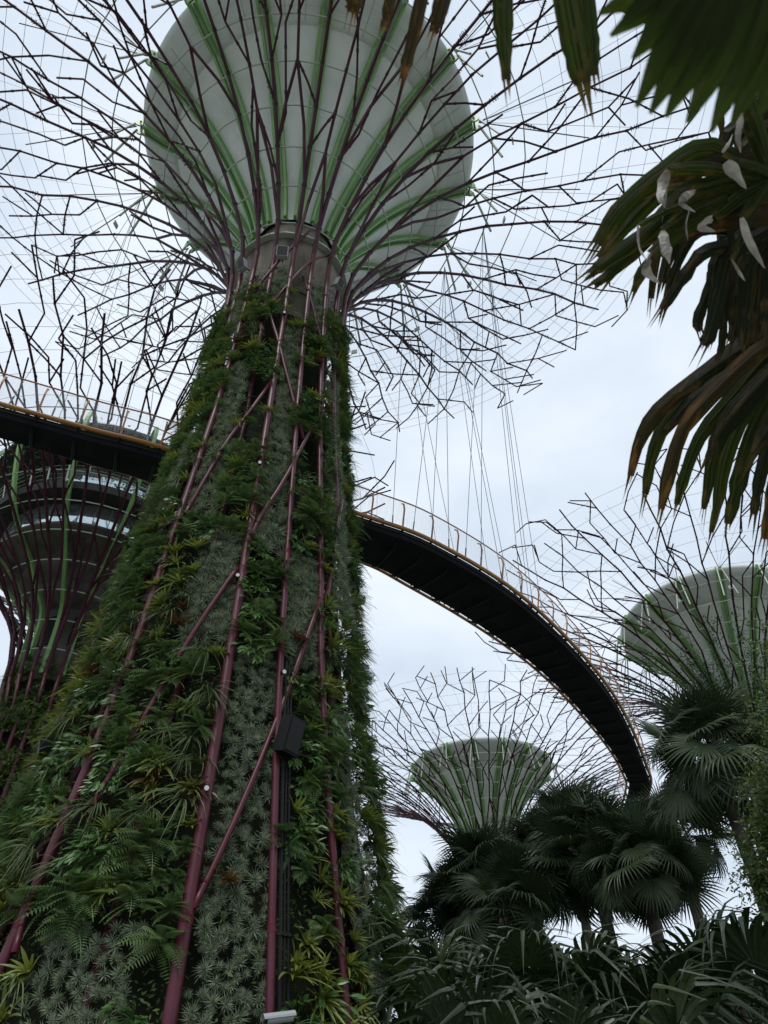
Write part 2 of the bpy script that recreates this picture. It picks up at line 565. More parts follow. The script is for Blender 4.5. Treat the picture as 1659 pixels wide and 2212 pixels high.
def canopy(root, prof, N_, phase, seed, c, thin=1.0, smax=1.0, nring=8, nwire=10, ringr=0.028, zig=.05):
    rng = random.Random(seed)
    S = Surf(prof, c)
    step = 360 / N_
    half = step / 2
    lines = []                      # every pole: list of (azimuth, s)
    grid = np.array([0, .065, .136, .206, .277, .348, .419, .489, .56, .635, .71, .785, .86, .93, .99]) * smax

    def pole(az, s0, drift):
        out = []
        d = rng.uniform(-1, 1) * drift
        a = az
        for q in grid:
            if q < s0 - 1e-6:
                continue
            if q > s0 + .01 and q > .2:
                a += d * .3 + rng.uniform(-1, 1) * drift * (.15 + .45 * q)
                if rng.random() < .35:
                    d = rng.uniform(-1, 1) * drift
            zz = half * zig * min(1, max(0, (q - .42) / .35)) * rng.choice((-1, 1)) * rng.uniform(.5, 1.2)
            out.append((a + zz, q + (rng.uniform(-.012, .012) if q > .5 else 0)))
        cut = rng.choice([0, 0, 1, 1, 2])
        return out[:-cut] if cut else out
    for i in range(N_):
        lines.append((phase + step * i, pole(phase + step * i, 0, .45), 'main'))
        s0 = float(grid[rng.choice((3, 4, 4, 5, 6))])
        lines.append((phase + step * (i + .5), pole(phase + step * (i + .5), s0, .55), 'mid'))
    n2 = len(lines)

    def clamp(m, p, d, r):
        d = np.asarray(d) / (np.linalg.norm(d) + 1e-9)
        m.seg(p - d * 0.06, p + d * 0.06, r * 1.3, 5, 1)

    def spikes(m, p0, p1, r):
        d = p1 - p0
        ln = np.linalg.norm(d)
        d = d / ln
        u = np.cross(d, [0, 0, 1.0])
        u /= np.linalg.norm(u) + 1e-9
        w = np.cross(d, u)
        for k in range(7):
            an = rng.uniform(0, 6.28)
            e = math.cos(an) * u + math.sin(an) * w
            q = p0 + d * (.25 + .075 * k)
            m.seg(q - e * r * 2.2, q + e * r * 2.2, 0.014, 4, 1)
    for i, (az, ns, kind) in enumerate(lines):
        m = M()
        pts = [S.pt(a, q) for a, q in ns]
        r0, r1 = (.085, .045) if kind == 'main' else (.064, .043)
        rad = [thin * (r0 + (r1 - r0) * q) for a, q in ns]
        m.tube(pts, rad, 6)
        for k in range(1, len(pts) - 1):
            clamp(m, pts[k], pts[k + 1] - pts[k], rad[k])
            if rng.random() < .22 and k > 3 and np.linalg.norm(pts[k + 1] - pts[k]) > 1.0:
                spikes(m, pts[k], pts[k + 1], rad[k])
        if kind == 'mid':
            a, q = ns[0]
            for sd_ in (-1, 1):
                if sd_ == 1 and rng.random() < .35:
                    continue
                na, nn, _ = lines[(i + sd_) % n2]
                qq = q - rng.choice((.141, .141, .21))
                kk = min(range(len(nn)), key=lambda z: abs(nn[z][1] - qq))
                aa = nn[kk][0]
                aa += 360 * round((a - aa) / 360)
                mid_ = ((aa + a) / 2, (nn[kk][1] + q) / 2)
                m.tube([S.pt(aa, nn[kk][1]), S.pt(*mid_), S.pt(a, q)], thin * .064, 5)
        half = step / 2
        for j in range(1, len(ns) - 1):
            a0, q0 = ns[j]
            side = 1 if (j + i) % 2 else -1
            if rng.random() < .12:
                side = -side
            pr = .2 if q0 < .2 else (.5 if q0 < .45 else .84)
            if rng.random() > pr:
                continue
            path = [(a0, q0)]
            u = rng.random()
            if u < .42 and q0 < .86:
                # straight brace up to the next pole
                na, nn, _ = lines[(i + side) % n2]
                qq = q0 + rng.choice((.071, .075, .141))
                kk = min(range(len(nn)), key=lambda z: abs(nn[z][1] - qq))
                if nn[kk][1] < q0 + .04:
                    continue
                aa = nn[kk][0]
                aa += 360 * round((a0 - aa) / 360)
                path.append(((aa + a0) / 2, (nn[kk][1] + q0) / 2))
                path.append((aa, nn[kk][1]))
            else:
                a1 = a0 + side * half * rng.uniform(.46, .54)
                q1 = q0 + rng.uniform(.05, .075)
                path.append((a1, q1))
                a2, q2 = a1, q1
                for _ in range(rng.choice((1, 2, 2, 3))):
                    a2 += rng.uniform(-.07, .07) * half
                    q2 += rng.uniform(.055, .08)
                    if q2 < smax * 1.02:
                        path.append((a2, q2))
                if u < .72 and q2 < smax:
                    path.append((a2 + rng.choice((-1, 1)) * half * rng.uniform(.3, .45), q2 + rng.uniform(.045, .065)))
            path = [(a, min(q, smax * 1.03)) for a, q in path]
            tp = [S.pt(a, q) for a, q in path]
            r = thin * (0.050 - 0.011 * q0)
            m.tube(tp, r, 5)
            for k in range(len(tp) - 1):
                d = tp[k + 1] - tp[k]
                if np.linalg.norm(d) > .8:
                    clamp(m, tp[k] + d * .5, d, r)
                    if rng.random() < .16 and np.linalg.norm(d) > 1.2:
                        spikes(m, tp[k], tp[k + 1], r)
            if u >= .42:
                for (a, q) in path[1:]:
                    if rng.random() < .34 and q > .35:
                        b = S.pt(a, q)
                        e = S.pt(a + rng.choice((-1, 1)) * half * rng.uniform(.36, .5), min(q + rng.uniform(.035, .06), smax * 1.03))
                        m.seg(b, e, r * .95, 5)
        m.build('steel_branch', [MT['branch'], MT['clamp']], root, c)
    # tension rings
    for k in range(nring):
        q = float(grid[k + 1])
        m = M()
        loop = [S.pt(phase + half * i, q, -0.06) for i in range(2 * N_)]
        if q < .2:
            loop = loop[::2]
        for i in range(len(loop)):
            m.seg(loop[i], loop[(i + 1) % len(loop)], ringr, 5)
        m.build('ring_tube', MT['ring'], root, c)
    for k in range(nwire):
        q = .61 + (.97 - .61) * k / (nwire - 1)
        m = M()
        loop = [S.pt(phase + step * i / 2, q * smax, -0.03) for i in range(2 * N_)]
        for i in range(2 * N_):
            m.tube([loop[i], loop[(i + 1) % (2 * N_)]], 0.011, 3, cap=False)
        m.build('ring_wire', MT['wire'], root, c)
    return S


DISH = [(1.55, 29.15), (1.75, 29.9), (2.15, 31.0), (2.8, 32.4), (3.6, 33.9), (4.6, 35.4), (5.86, 36.9)]
RIM = [(5.86, 36.9), (6.15, 37.08), (7.3, 38.05), (7.55, 38.3), (7.66, 38.5), (7.62, 38.7), (7.45, 38.82), (7.2, 38.75)]


def dish(root, c, phase, S, seed=0, z0=0.0, struts=True):
    c = np.asarray(c, float)
    P = spline(DISH, 26)
    m = M()
    m.lathe(P, 96, c)
    m.lathe([(7.2, 38.75), (6.6, 38.1), (5.5, 37.3), (3.2, 36.6), (0.01, 36.5)], 96, c)
    m.build('dish', MT['white'], root, c, True)
    m = M()
    m.lathe(spline(RIM, 30), 96, c)
    # thin joints between the rim panels
    for k in range(48):
        a = R_(phase + 7.5 * k)
        e = np.array([math.cos(a), math.sin(a), 0])
        m.tube([c + e * 6.0 + [0, 0, 36.94], c + e * 7.25 + [0, 0, 37.99]], 0.008, 3, 1, False)
    for rr, zz in ((6.45, 37.33), (6.9, 37.71)):
        for k in range(96):
            a, b = 2 * math.pi * k / 96, 2 * math.pi * (k + 1) / 96
            m.tube([c + [rr * math.cos(a), rr * math.sin(a), zz - .003], c + [rr * math.cos(b), rr * math.sin(b), zz - .003]], 0.004, 3, 1, False)
    for rr, zz in ((2.15, 31.0), (3.6, 33.9), (4.9, 35.8)):
        for k in range(96):
            a, b = 2 * math.pi * k / 96, 2 * math.pi * (k + 1) / 96
            m.tube([c + [rr * math.cos(a), rr * math.sin(a), zz], c + [rr * math.cos(b), rr * math.sin(b), zz]], 0.004, 3, 1, False)
    m.build('dish_rim', [MT['panel'], MT['seam']], root, c, True)
    full = np.vstack([P, np.array([(6.5, 37.3), (7.2, 37.95), (7.6, 38.3)])])
    for k in range(16):
        az = phase + 22.5 * k
        a = R_(az)
        e = np.array([math.cos(a), math.sin(a), 0])
        tng = np.array([-math.sin(a), math.cos(a), 0])
        m = M()
        pts, outs = [], []
        for j in range(len(full)):
            r, z = full[j]
            d = full[min(j + 1, len(full) - 1)] - full[max(j - 1, 0)]
            nrm = np.array([d[1], -d[0]])
            nrm /= np.hypot(*nrm)
            o = e * nrm[0] + np.array([0, 0, nrm[1]])
            pts.append(c + e * r + np.array([0, 0, z]) + o * 0.004)
            outs.append(o)
        for sgn in (-1, 1):
            sep = [0.15 + 0.05 * j / len(full) for j in range(len(full))]
            m.beam([p + tng * sgn * sep[j] for j, p in enumerate(pts)], 0.10, 0.20, outs)
        m.beam([p for p in pts], 0.10, 0.05, outs)
        rib = m.build('rib', MT['green'], root, c)
        # round end bracket at the rim
        m = M()
        kc = c + e * 7.72 + np.array([0, 0, 38.32])
        for sgn in (-1, 1):
            ring = []
            for q in range(14):
                an = 2 * math.pi * q / 14
                ring.append(kc + tng * sgn * 0.16 + e * 0.24 * math.cos(an) + np.array([0, 0, 0.34 * math.sin(an)]))
            ring2 = [p + tng * sgn * 0.06 for p in ring]
            F = [tuple(range(14)), tuple(range(14, 28))] + [(q, (q + 1) % 14, 14 + (q + 1) % 14, 14 + q) for q in range(14)]
            m.add(ring + ring2, F)
        m.tube([kc - tng * .3, kc + tng * .3], 0.05, 6)
        m.build('bracket', MT['green'], rib, c)
        if struts:
            m = M()
            k1 = kc + e * 0.2
            t1 = S.pt(az - 3.2, .505)
            t2 = S.pt(az + 3.2, .505)
            tt = S.pt(az, .53)
            m.seg(k1 - tng * .15, t1, 0.055, 6)
            m.seg(k1 + tng * .15, t2, 0.055, 6)
            m.box(tt, (.3, .05, .3), (tng, e, (0, 0, 1)))
            m.build('strut', MT['ring'], rib, c)
            m = M()
            m.seg(k1, S.pt(az - 6, .70), 0.028, 5)
            m.seg(k1, S.pt(az + 6, .70), 0.028, 5)
            for da in (-9, -3, 3, 9):
                m.tube([k1, S.pt(az + da, .93)], 0.009, 3, cap=False)
            m.build('tie_rod', MT['wire'], rib, c)


def trunk_core(root, c, detail=True):
    c = np.asarray(c, float)
    m = M()
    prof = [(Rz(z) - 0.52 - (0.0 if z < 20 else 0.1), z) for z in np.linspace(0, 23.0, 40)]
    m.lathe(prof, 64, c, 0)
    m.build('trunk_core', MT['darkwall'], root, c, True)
    m = M()
    m.lathe([(1.42, 22.9), (1.46, 24.2), (1.60, 24.25), (1.62, 25.5), (1.68, 26.3), (1.88, 27.1), (1.3, 27.1)], 64, c)
    m.lathe([(1.42, 27.1), (1.42, 29.3)], 48, c)
    m.build('concrete_collar', MT['concrete'], root, c, True)
    m = M()
    n = 24
    for k in range(n):
        a, b = 2 * math.pi * k / n, 2 * math.pi * (k + 1) / n
        m.beam([c + [1.98 * math.cos(a), 1.98 * math.sin(a), 27.1], c + [1.98 * math.cos(b), 1.98 * math.sin(b), 27.1]], 0.24, 0.09, [(0, 0, 1)] * 2)
    m.build('collar_ledge', MT['ring'], root, c)


NEAR = math.degrees(math.atan2(-AX[1], -AX[0]))


def surf_pt(az, z, off=0.0, c=AX):
    """az measured from the side that faces the camera"""
    a = R_(NEAR + az)
    r = Rz(z) + off
    return np.array([c[0] + r * math.cos(a), c[1] + r * math.sin(a), z])


def at_surf(x, y, off=0.0):
    r = ray(x, y)
    ts = np.linspace(6, 45, 2600)
    p = r[None] * ts[:, None] + np.array([0, 0, CAM_H])
    rad = np.hypot(p[:, 0] - AX[0], p[:, 1] - AX[1])
    g_ = rad - (np.interp(p[:, 2], RP[:, 0], RP[:, 1]) + off)
    i = np.where(g_ < 0)[0]
    i = i[0] if len(i) else int(np.argmin(g_))
    return p[i]


# ------------------------------------------------------------------ the planted supertree in front
main = empty('supertree', AX, 'huge planted steel supertree with white dish and plum branches, closest and tallest in the picture', 'supertree',
             'steel supertrees in the garden')
PH = NEAR - 1.0
S_main = canopy(main, CAN, 20, PH, 11, AX, 0.98)
dish(main, AX, 10.6, S_main)
trunk_core(main, AX)
# trunk pipes: twenty round the trunk, every 18 degrees
for k in range(20):
    az = -1 + 18 * k
    az = (az + 180) % 360 - 180
    rr = 0.100 if k == 0 else (0.078 if abs(az + 37) < 2 else 0.060)
    m = M()
    zs = [0.0, 2.5, 5, 7.5, 10, 12.5, 15, 17.5, 20, 22.5, 24.5, 26.0]
    tw = {}
    front = min(abs(az - q) for q in (-1, 17, 35, -37)) < 1.5

    def poff(z):
        if front:
            return -0.0
        z_lo = 11.5 if 50 < az < 56 else 18.5
        return float(np.interp(z, [z_lo, z_lo + 3], [-.46, -.06]))
    pts = [surf_pt(az, z, poff(z)) for z in zs]
    pts[-1] = S_main.pt(NEAR + az, 0)
    m.tube(pts, [rr + (0.080 - rr) * i / 11 for i in range(12)], 12)
    for z in (4.6, 8.2, 12.2, 15.6, 18.8, 21.6, 24.0):
        p = surf_pt(az, z, poff(z))
        q = surf_pt(az, z + .12, poff(z))
        m.seg(p, q, (rr + (.080 - rr) * z / 26) * 1.05, 12, 1)
    m.build('trunk_pipe', [MT['plum'], MT['plum']], main, AX, True)
braces = [[(416, 1963), (461, 1873), (531, 1718), (591, 1572), (647, 1422), (698, 1277)],
          [(542, 1161), (565, 1111), (611, 1042), (658, 953), (698, 880)],
          [(400, 1110), (421, 1074), (453, 1018), (493, 950), (533, 898), (588, 822)],
          [(200, 1740), (261, 1637), (316, 1542), (381, 1427), (433, 1343), (485, 1267), (512, 1228)],
          [(552, 598), (578, 665), (602, 738), (613, 784), (631, 853), (655, 949)],
          [(655, 598), (674, 655), (698, 761)],
          [(581, 663), (648, 586), (682, 559), (726, 548)],
          [(540, 640), (580, 590), (620, 545), (690, 480)],
          [(706, 1290), (722, 1180), (738, 1080)], [(30, 2060), (60, 1960), (98, 1866)]]
for b in braces:
    m = M()
    e = 0.02
    P = np.array([at_surf(x, y, 0.03) for x, y in b])
    P = spline(P, len(P) * 2)
    m.tube(P, 0.050, 8)
    m.seg(P[1] * .6 + P[2] * .4, P[1] * .5 + P[2] * .5, 0.058, 8)
    m.build('brace_pipe', MT['plum'], main, AX, True)
for az0, z0, z1, sg in ((90, 4, 11, 1), (150, 6, 13, -1), (-100, 5, 12, 1), (-140, 9, 16, -1), (120, 14, 20, 1), (-120, 17, 23, -1), (180, 12, 18, 1)):
    m = M()
    m.tube([surf_pt(az0 + sg * 36 * t, z0 + (z1 - z0) * t, .03) for t in np.linspace(0, 1, 8)], 0.058, 8)
    m.build('brace_pipe', MT['plum'], main, AX, True)
# hoops that tie the pipes together
for z in (17.9, 19.9, 22.0, 23.7):
    m = M()
    lp = [surf_pt(9 * k, z, -.16) for k in range(41)]
    m.tube(lp, 0.022, 5)
    m.build('tie_hoop', MT['clamp'], main, AX)
# conduit beside the pipe right of the middle
for off, r in ((0.11, .035), (0.17, .022), (0.23, .022)):
    m = M()
    m.tube([surf_pt(17 + math.degrees(off / Rz(z)) , z, .05) for z in np.linspace(2.3, 9.4, 12)], r * .8, 6)
    for z in np.arange(3, 9.2, 1.6):
        m.box(surf_pt(17 + math.degrees(off / Rz(z)), z, .05), (.09, .07, .04))
    m.build('conduit', MT['black'], main, AX)


# ------------------------------------------------------------------ plants of the vertical garden (prototypes: x along the wall, y out, z up)
def nrmz(v):
    v = np.asarray(v, float)
    return v / (np.linalg.norm(v) + 1e-9)


def arc(d0, ln, droop, n):
    """points of an arching stem leaving the origin along d0"""
    return [np.asarray(d0) * ln * t + np.array([0, 0, -droop * ln * t * t]) for t in np.linspace(0, 1, n)]


def proto_fern(seed, nf=9, size=.42):
    rng = random.Random(seed)
    m = M()
    for f in range(nf):
        ph = R_(-125 + 250 * (f + rng.uniform(-.3, .3)) / (nf - 1))
        d = nrmz((math.sin(ph) * .9, rng.uniform(.45, 1.0), math.cos(ph) * .75 + .15))
        ln = size * rng.uniform(.7, 1.15)
        pts = arc(d, ln, rng.uniform(.35, .7), 18)
        m.tube(pts[::3] + [pts[-1]], [.006] * 6 + [.003], 3, cap=False)
        for i in range(3, 18):
            t = i / 17
            w = ln * .30 * (math.sin(math.pi * min(1, .12 + .95 * t)) ** .8)
            dd = nrmz(pts[i] - pts[i - 1])
            up = nrmz(np.cross(np.cross(dd, (0, .35, 1)), dd))
            sd_ = nrmz(np.cross(dd, up))
            for sgn in (-1, 1):
                tip = pts[i] + sd_ * sgn * w + dd * w * .28 - up * w * .12
                mid = pts[i] * .55 + tip * .45 + up * .01
                hw = ln * .021
                m.add([pts[i], mid + dd * hw, tip, mid - dd * hw], [(0, 1, 2, 3)])
    return m


def proto_brom(seed, nl=20, size=.5, width=.052, open_=1.0, droop=(.15, .6)):
    rng = random.Random(seed)
    m = M()
    axis = nrmz((rng.uniform(-.15, .15), .8, .62))
    u = nrmz(np.cross(axis, (1, 0, .1)))
    w = np.cross(axis, u)
    for k in range(nl):
        an = k * 2.39996
        sp = (.25 + .75 * k / nl) * open_
        d = nrmz(axis + (math.cos(an) * u + math.sin(an) * w) * sp * 1.35)
        ln = size * rng.uniform(.65, 1.1) * (.75 + .25 * k / nl)
        pts = arc(d, ln, rng.uniform(*droop), 7)
        wd = [width * q for q in (.75, 1, 1.02, .98, .85, .55, .06)]
        m.ribbon(pts, wd, nrmz(axis * 1.0 + np.array([0, 0, .6])), -.22)
    return m


def proto_rosette(seed, nl=34, size=.115):
    rng = random.Random(seed)
    m = M()
    for k in range(nl):
        an = k * 2.39996
        el = math.acos(1 - (k + .5) / nl * 1.02) if k < nl else 1.5
        d = np.array([math.sin(el) * math.cos(an), math.cos(el), math.sin(el) * math.sin(an)])
        ln = size * rng.uniform(.75, 1.15)
        a = np.zeros(3)
        b = d * ln * .5 + np.array([0, 0, .0])
        t = d * ln + np.array([0, 0, -.12 * ln])
        s_ = nrmz(np.cross(d, (rng.uniform(-1, 1), rng.uniform(-1, 1), 1))) * .0062
        m.add([a - s_ * .8, a + s_ * .8, b + s_, t, b - s_], [(0, 1, 2, 3, 4)])
    return m


def proto_grass(seed, nl=34, size=.75):
    rng = random.Random(seed)
    m = M()
    for k in range(nl):
        an = rng.uniform(0, 6.28)
        d = nrmz((math.cos(an) * .8, rng.uniform(.4, 1.1), .55 + math.sin(an) * .5))
        ln = size * rng.uniform(.5, 1.1)
        pts = arc(d, ln, rng.uniform(.5, 1.05), 8)
        m.ribbon(pts, [.016, .02, .02, .019, .017, .014, .009, .002], (0, .6, .8), -.2)
    return m


def proto_leafy(seed, nl=20, size=.19):
    rng = random.Random(seed)
    m = M()
    for k in range(nl):
        an = rng.uniform(0, 6.28)
        d = nrmz((math.cos(an) * .9, rng.uniform(.4, 1), math.sin(an) * .8))
        pl = rng.uniform(.08, .30)
        pet = arc(d, pl, .25, 4)
        m.tube(pet, .005, 3, cap=False)
        base = pet[-1]
        for q in range(rng.choice((1, 3, 5))):
            ang = (q - 1) * .7 + rng.uniform(-.2, .2)
            dd = nrmz(d * .5 + np.array([math.cos(an + ang) * .7, .35, math.sin(an + ang) * .5 - .45]))
            ln = size * rng.uniform(.45, .9)
            pts = [base + p for p in arc(dd, ln, rng.uniform(.1, .4), 6)]
            wd = [ln * x for x in (.05, .27, .36, .31, .18, .01)]
            m.ribbon(pts, wd, nrmz((0, .85, .5)), -.12)
    return m


def proto_hang(seed, nf=8, size=1.0):
    """long fronds that hang down and away from the wall"""
    rng = random.Random(seed)
    m = M()
    for f in range(nf):
        d = nrmz((rng.uniform(-.8, .8), rng.uniform(.7, 1.2), rng.uniform(-.1, .7)))
        ln = size * rng.uniform(.6, 1.1)
        pts = arc(d, ln, rng.uniform(.6, 1.0), 22)
        m.tube(pts[::3] + [pts[-1]], .005, 3, cap=False)
        for i in range(3, 22):
            t = i / 21
            w = ln * .12 * (1 - t * .75)
            dd = nrmz(pts[i] - pts[i - 1])
            sd_ = nrmz(np.cross(dd, (.2, 1, .4)))
            for sgn in (-1, 1):
                tip = pts[i] + sd_ * sgn * w + dd * w * .4
                mid = pts[i] * .5 + tip * .5
                m.add([pts[i], mid + dd * ln * .012, tip, mid - dd * ln * .012], [(0, 1, 2, 3)])
    return m


PROTO = {
    'fern': ([proto_fern(s, 8 + s % 4, (.36, .46, .30, .52, .40, .34)[s]) for s in range(6)], 'fern'),
    'bromeliad': ([proto_brom(20 + s, 18 + 3 * (s % 3), .42 + .06 * (s % 3), .045 + .008 * (s % 2), 1.0) for s in range(5)], 'brom'),
    'red_bromeliad': ([proto_brom(40 + s, 22, .42, .045, 1.0) for s in range(2)], 'bromred'),
    'spiky_rosette': ([proto_rosette(60 + s, 26 + 3 * s, (.10, .125, .09, .115, .14, .105)[s]) for s in range(6)], 'silver'),
    'spider_plant': ([proto_grass(80 + s) for s in range(3)], 'grass'),
    'leafy_plant': ([proto_leafy(100 + s) for s in range(4)], 'leafy'),
    'hanging_fern': ([proto_hang(120 + s) for s in range(3)], 'fern'),
}
PROTO_OBJ = {}


def place_plant(kind, az, z, scale, rng, label, group, off=-.3):
    key = (kind, rng.randrange(len(PROTO[kind][0])))
    a = R_(NEAR + az)
    pos = surf_pt(az, z, off)
    rot = Matrix.Rotation(a - math.pi / 2, 4, 'Z') @ Matrix.Rotation(R_(rng.uniform(-18, 12)), 4, 'X') @ Matrix.Rotation(R_(rng.uniform(-22, 22) if kind != 'spiky_rosette' else rng.uniform(0, 360)), 4, 'Y')
    mw = Matrix.Translation(Vector(pos)) @ rot @ Matrix.Diagonal((scale * rng.choice((-1, 1)), scale, scale, 1))
    if key not in PROTO_OBJ:
        o = PROTO[kind][0][key[1]].build(kind, MT[PROTO[kind][1]])
        PROTO_OBJ[key] = o
    else:
        o = PROTO_OBJ[key].copy()
        sc.collection.objects.link(o)
    o.matrix_world = mw
    return tag(o, label, kind.replace('_', ' '), group)


def bake(m, kind, az, z, scale, rng, off=-.3, c=AX, idx=None):
    P = PROTO[kind][0][rng.randrange(len(PROTO[kind][0])) if idx is None else idx]
    a = NEAR + az
    V = np.array(P.v) * scale
    an = R_(rng.uniform(-25, 25)) if kind != 'spiky_rosette' else rng.uniform(0, 6.28)
    x = V[:, 0] * math.cos(an) - V[:, 2] * math.sin(an)
    zz = V[:, 0] * math.sin(an) + V[:, 2] * math.cos(an)
    ca, sa = math.cos(R_(a)), math.sin(R_(a))
    p = surf_pt(az, z, off, c)
    W = np.stack([p[0] + V[:, 1] * ca - x * sa, p[1] + V[:, 1] * sa + x * ca, p[2] + zz], -1)
    m.add(W, P.f)


# regions of the trunk: (az0, az1, z0, z1)
SILVER = [(1, 16.5, 2.2, 9.6), (-21, -2, 9.4, 12.6), (-1, 16, 12.2, 21.5), (-37, -20, 13.2, 19.5), (18.5, 36, 9.4, 12.4), (44, 66, 11.5, 20.5),
          (42, 54, 3.5, 9.0), (-16, -3, 22.6, 24.9), (22, 38, 21.6, 24.6), (-56, -42, 21.8, 24.6), (-30, -8, 2.2, 4.6), (-62, -50, 14, 17)]
GAPS = [(-18, -3, 20.4, 22.1), (-21, -3, 17.2, 18.7), (19, 37, 18.6, 19.9), (20, 38, 14.9, 16.6), (2, 16, 21.7, 23.6), (-17, -4, 15.9, 16.6)]


def inside(boxes, az, z):
    return any(a <= az <= b and c <= z <= d for a, b, c, d in boxes)


def zone(az, z):
    h = 'low down' if z < 7 else ('at mid height' if z < 12.6 else ('high up' if z < 19.5 else 'below the collar'))
    if az < -38:
        s_ = "near the trunk's left edge"
    elif az < -2:
        s_ = 'left of the thick plum pipe'
    elif az < 17:
        s_ = 'between thick plum pipe and second pipe'
    elif az < 38:
        s_ = 'between second and third plum pipes'
    else:
        s_ = "on the trunk's right edge"
    return h, s_


rng = random.Random(5)
cand = {k: [] for k in PROTO}
z = 2.0
silver_pts = []
while z < 25.4:
    stp = 0.17 if z < 12 else 0.20
    az = -100.0
    while az < 100:
        a_, z_ = az + rng.uniform(-2, 2) * .8, z + rng.uniform(-.07, .07)
        if inside(SILVER, a_, z_) and not inside(GAPS, a_, z_):
            silver_pts.append((a_, z_))
        az += math.degrees(stp * rng.uniform(.75, 1.2) / Rz(z))
    z += stp * .78
z = 1.9
while z < 23.7:
    stp = 0.41
    az = -104.0
    while az < 104:
        a_, z_ = az + rng.uniform(-3, 3), z + rng.uniform(-.2, .2)
        sil = inside(SILVER, a_, z_)
        if (-3.4 < a_ < 2.2 and z_ < 12) or (abs(a_ - 17) < 3.5 and z_ < 11 and rng.random() < .8) or (abs(a_ + 37.5) < 3 and z_ < 17 and rng.random() < .6):
            az += math.degrees(stp / Rz(z))
            continue
        if inside(GAPS, a_, z_) or (sil and rng.random() > .035):
            az += math.degrees(stp / Rz(z))
            continue
        n1 = math.sin(a_ * .11 + z_ * .7) + math.sin(z_ * 1.3 - a_ * .07 + 1)
        u = rng.random()
        if sil:
            k = 'spider_plant' if u < .6 else 'red_bromeliad'
        elif 18 < a_ < 42 and z_ < 13:
            k = 'bromeliad' if u < .62 else ('fern' if u < .8 else 'leafy_plant')
        elif a_ > 52 and u < .13:
            k = 'hanging_fern'
        elif n1 > .35:
            k = 'fern' if u < .68 else ('leafy_plant' if u < .9 else 'bromeliad')
        elif n1 < -.5:
            k = 'bromeliad' if u < .42 else ('spider_plant' if u < .72 else ('red_bromeliad' if u < .78 else 'fern'))
        else:
            k = 'fern' if u < .52 else ('leafy_plant' if u < .78 else ('bromeliad' if u < .93 else 'spider_plant'))
        cand[k].append((a_, z_))
        az += math.degrees(stp * rng.uniform(.7, 1.25) / Rz(z))
    z += stp * .72
cand['spiky_rosette'] = silver_pts


def visible(az, z):
    x, y = pj(surf_pt(az, z, .1))
    return -70 < x < 1730 and -70 < y < 2290


LOOK = {'fern': 'arching green fern', 'bromeliad': 'yellow-green bromeliad', 'red_bromeliad': 'reddish bromeliad rosette',
        'spiky_rosette': 'small silver-green spiky rosette', 'spider_plant': 'drooping thin-leaved spider plant',
        'leafy_plant': 'dark green broad-leaved plant', 'hanging_fern': 'long trailing fern'}
CAP = {'fern': 295, 'bromeliad': 240, 'red_bromeliad': 60, 'spiky_rosette': 295, 'spider_plant': 110, 'leafy_plant': 280, 'hanging_fern': 150}
SCL = {'fern': (.7, 1.4), 'bromeliad': (.6, 1.35), 'red_bromeliad': (.8, 1.2), 'spiky_rosette': (.75, 1.45), 'spider_plant': (.7, 1.1),
       'leafy_plant': (.85, 1.35), 'hanging_fern': (.4, .65)}
rest = {k: M() for k in PROTO}
for k, lst in cand.items():
    lst = [p for p in lst if visible(*p)]
    front = [p for p in lst if abs(p[0]) < 80]
    front.sort(key=lambda p: p[1] + (abs(p[0]) > 60) * 4)
    ind = front[:CAP[k]]
    ids = set(ind)
    o_ = -.11 if k == 'spiky_rosette' else -.08
    for (a_, z_) in ind:
        h, s_ = zone(a_, z_)
        lab = '%s %s on the trunk, %s' % (LOOK[k], h, s_) if len(s_) < 30 else '%s %s, %s' % (LOOK[k], h, s_)
        place_plant(k, a_, z_, rng.uniform(*SCL[k]), rng, lab, '%s %s %s' % (k.replace('_', ' ') + 's', h, s_), o_)
    for (a_, z_) in lst:
        if (a_, z_) in ids:
            continue
        if k == 'spiky_rosette':
            bake(rest[k], k, a_, z_, rng.uniform(.8, 1.35) if z_ < 9.7 else rng.uniform(1.2, 2.0), rng, rng.uniform(-.2, -.06))
        else:
            bake(rest[k], k, a_, z_, rng.uniform(*SCL[k]), rng, o_)
for k, mm in rest.items():
    if mm.n:
        nm = {'spiky_rosette': 'rosette_carpet', 'fern': 'fern_cover', 'bromeliad': 'bromeliad_cover', 'hanging_fern': 'trailing_fern_cover'}.get(k, 'mixed_foliage')
        tag(mm.build(nm, MT.get(PROTO[k][1] + '_mass', MT[PROTO[k][1]])), '%ss massed together on the upper and side faces of the big trunk' % LOOK[k], 'foliage', kind='stuff')
# small leaves that fill the felt between the plants
m = M()
rng = random.Random(9)
for i in range(46000):
    az, z = rng.uniform(-105, 105), 1.9 + 23.3 * rng.random() ** 1.15
    if inside(GAPS, az, z) or (inside(SILVER, az, z) and rng.random() > .25):
        continue
    p = surf_pt(az, z, rng.uniform(-.42, -.05))
    a = R_(NEAR + az)
    e = np.array([math.cos(a), math.sin(a), 0])
    t = np.array([-math.sin(a), math.cos(a), 0])
    d = nrmz(e * rng.uniform(.2, 1) + t * rng.uniform(-1, 1) + np.array([0, 0, rng.uniform(-1, .6)]))
    ln = rng.uniform(.04, .14)
    w = nrmz(np.cross(d, e + np.array([0, 0, .3]))) * ln * rng.uniform(.1, .24)
    m.add([p, p + d * ln * .5 + w, p + d * ln, p + d * ln * .5 - w], [(0, 1, 2, 3)])
tag(m.build('ground_cover', MT['cover']), 'small dark leaves filling the planted wall of the big trunk', 'ground cover', kind='stuff')

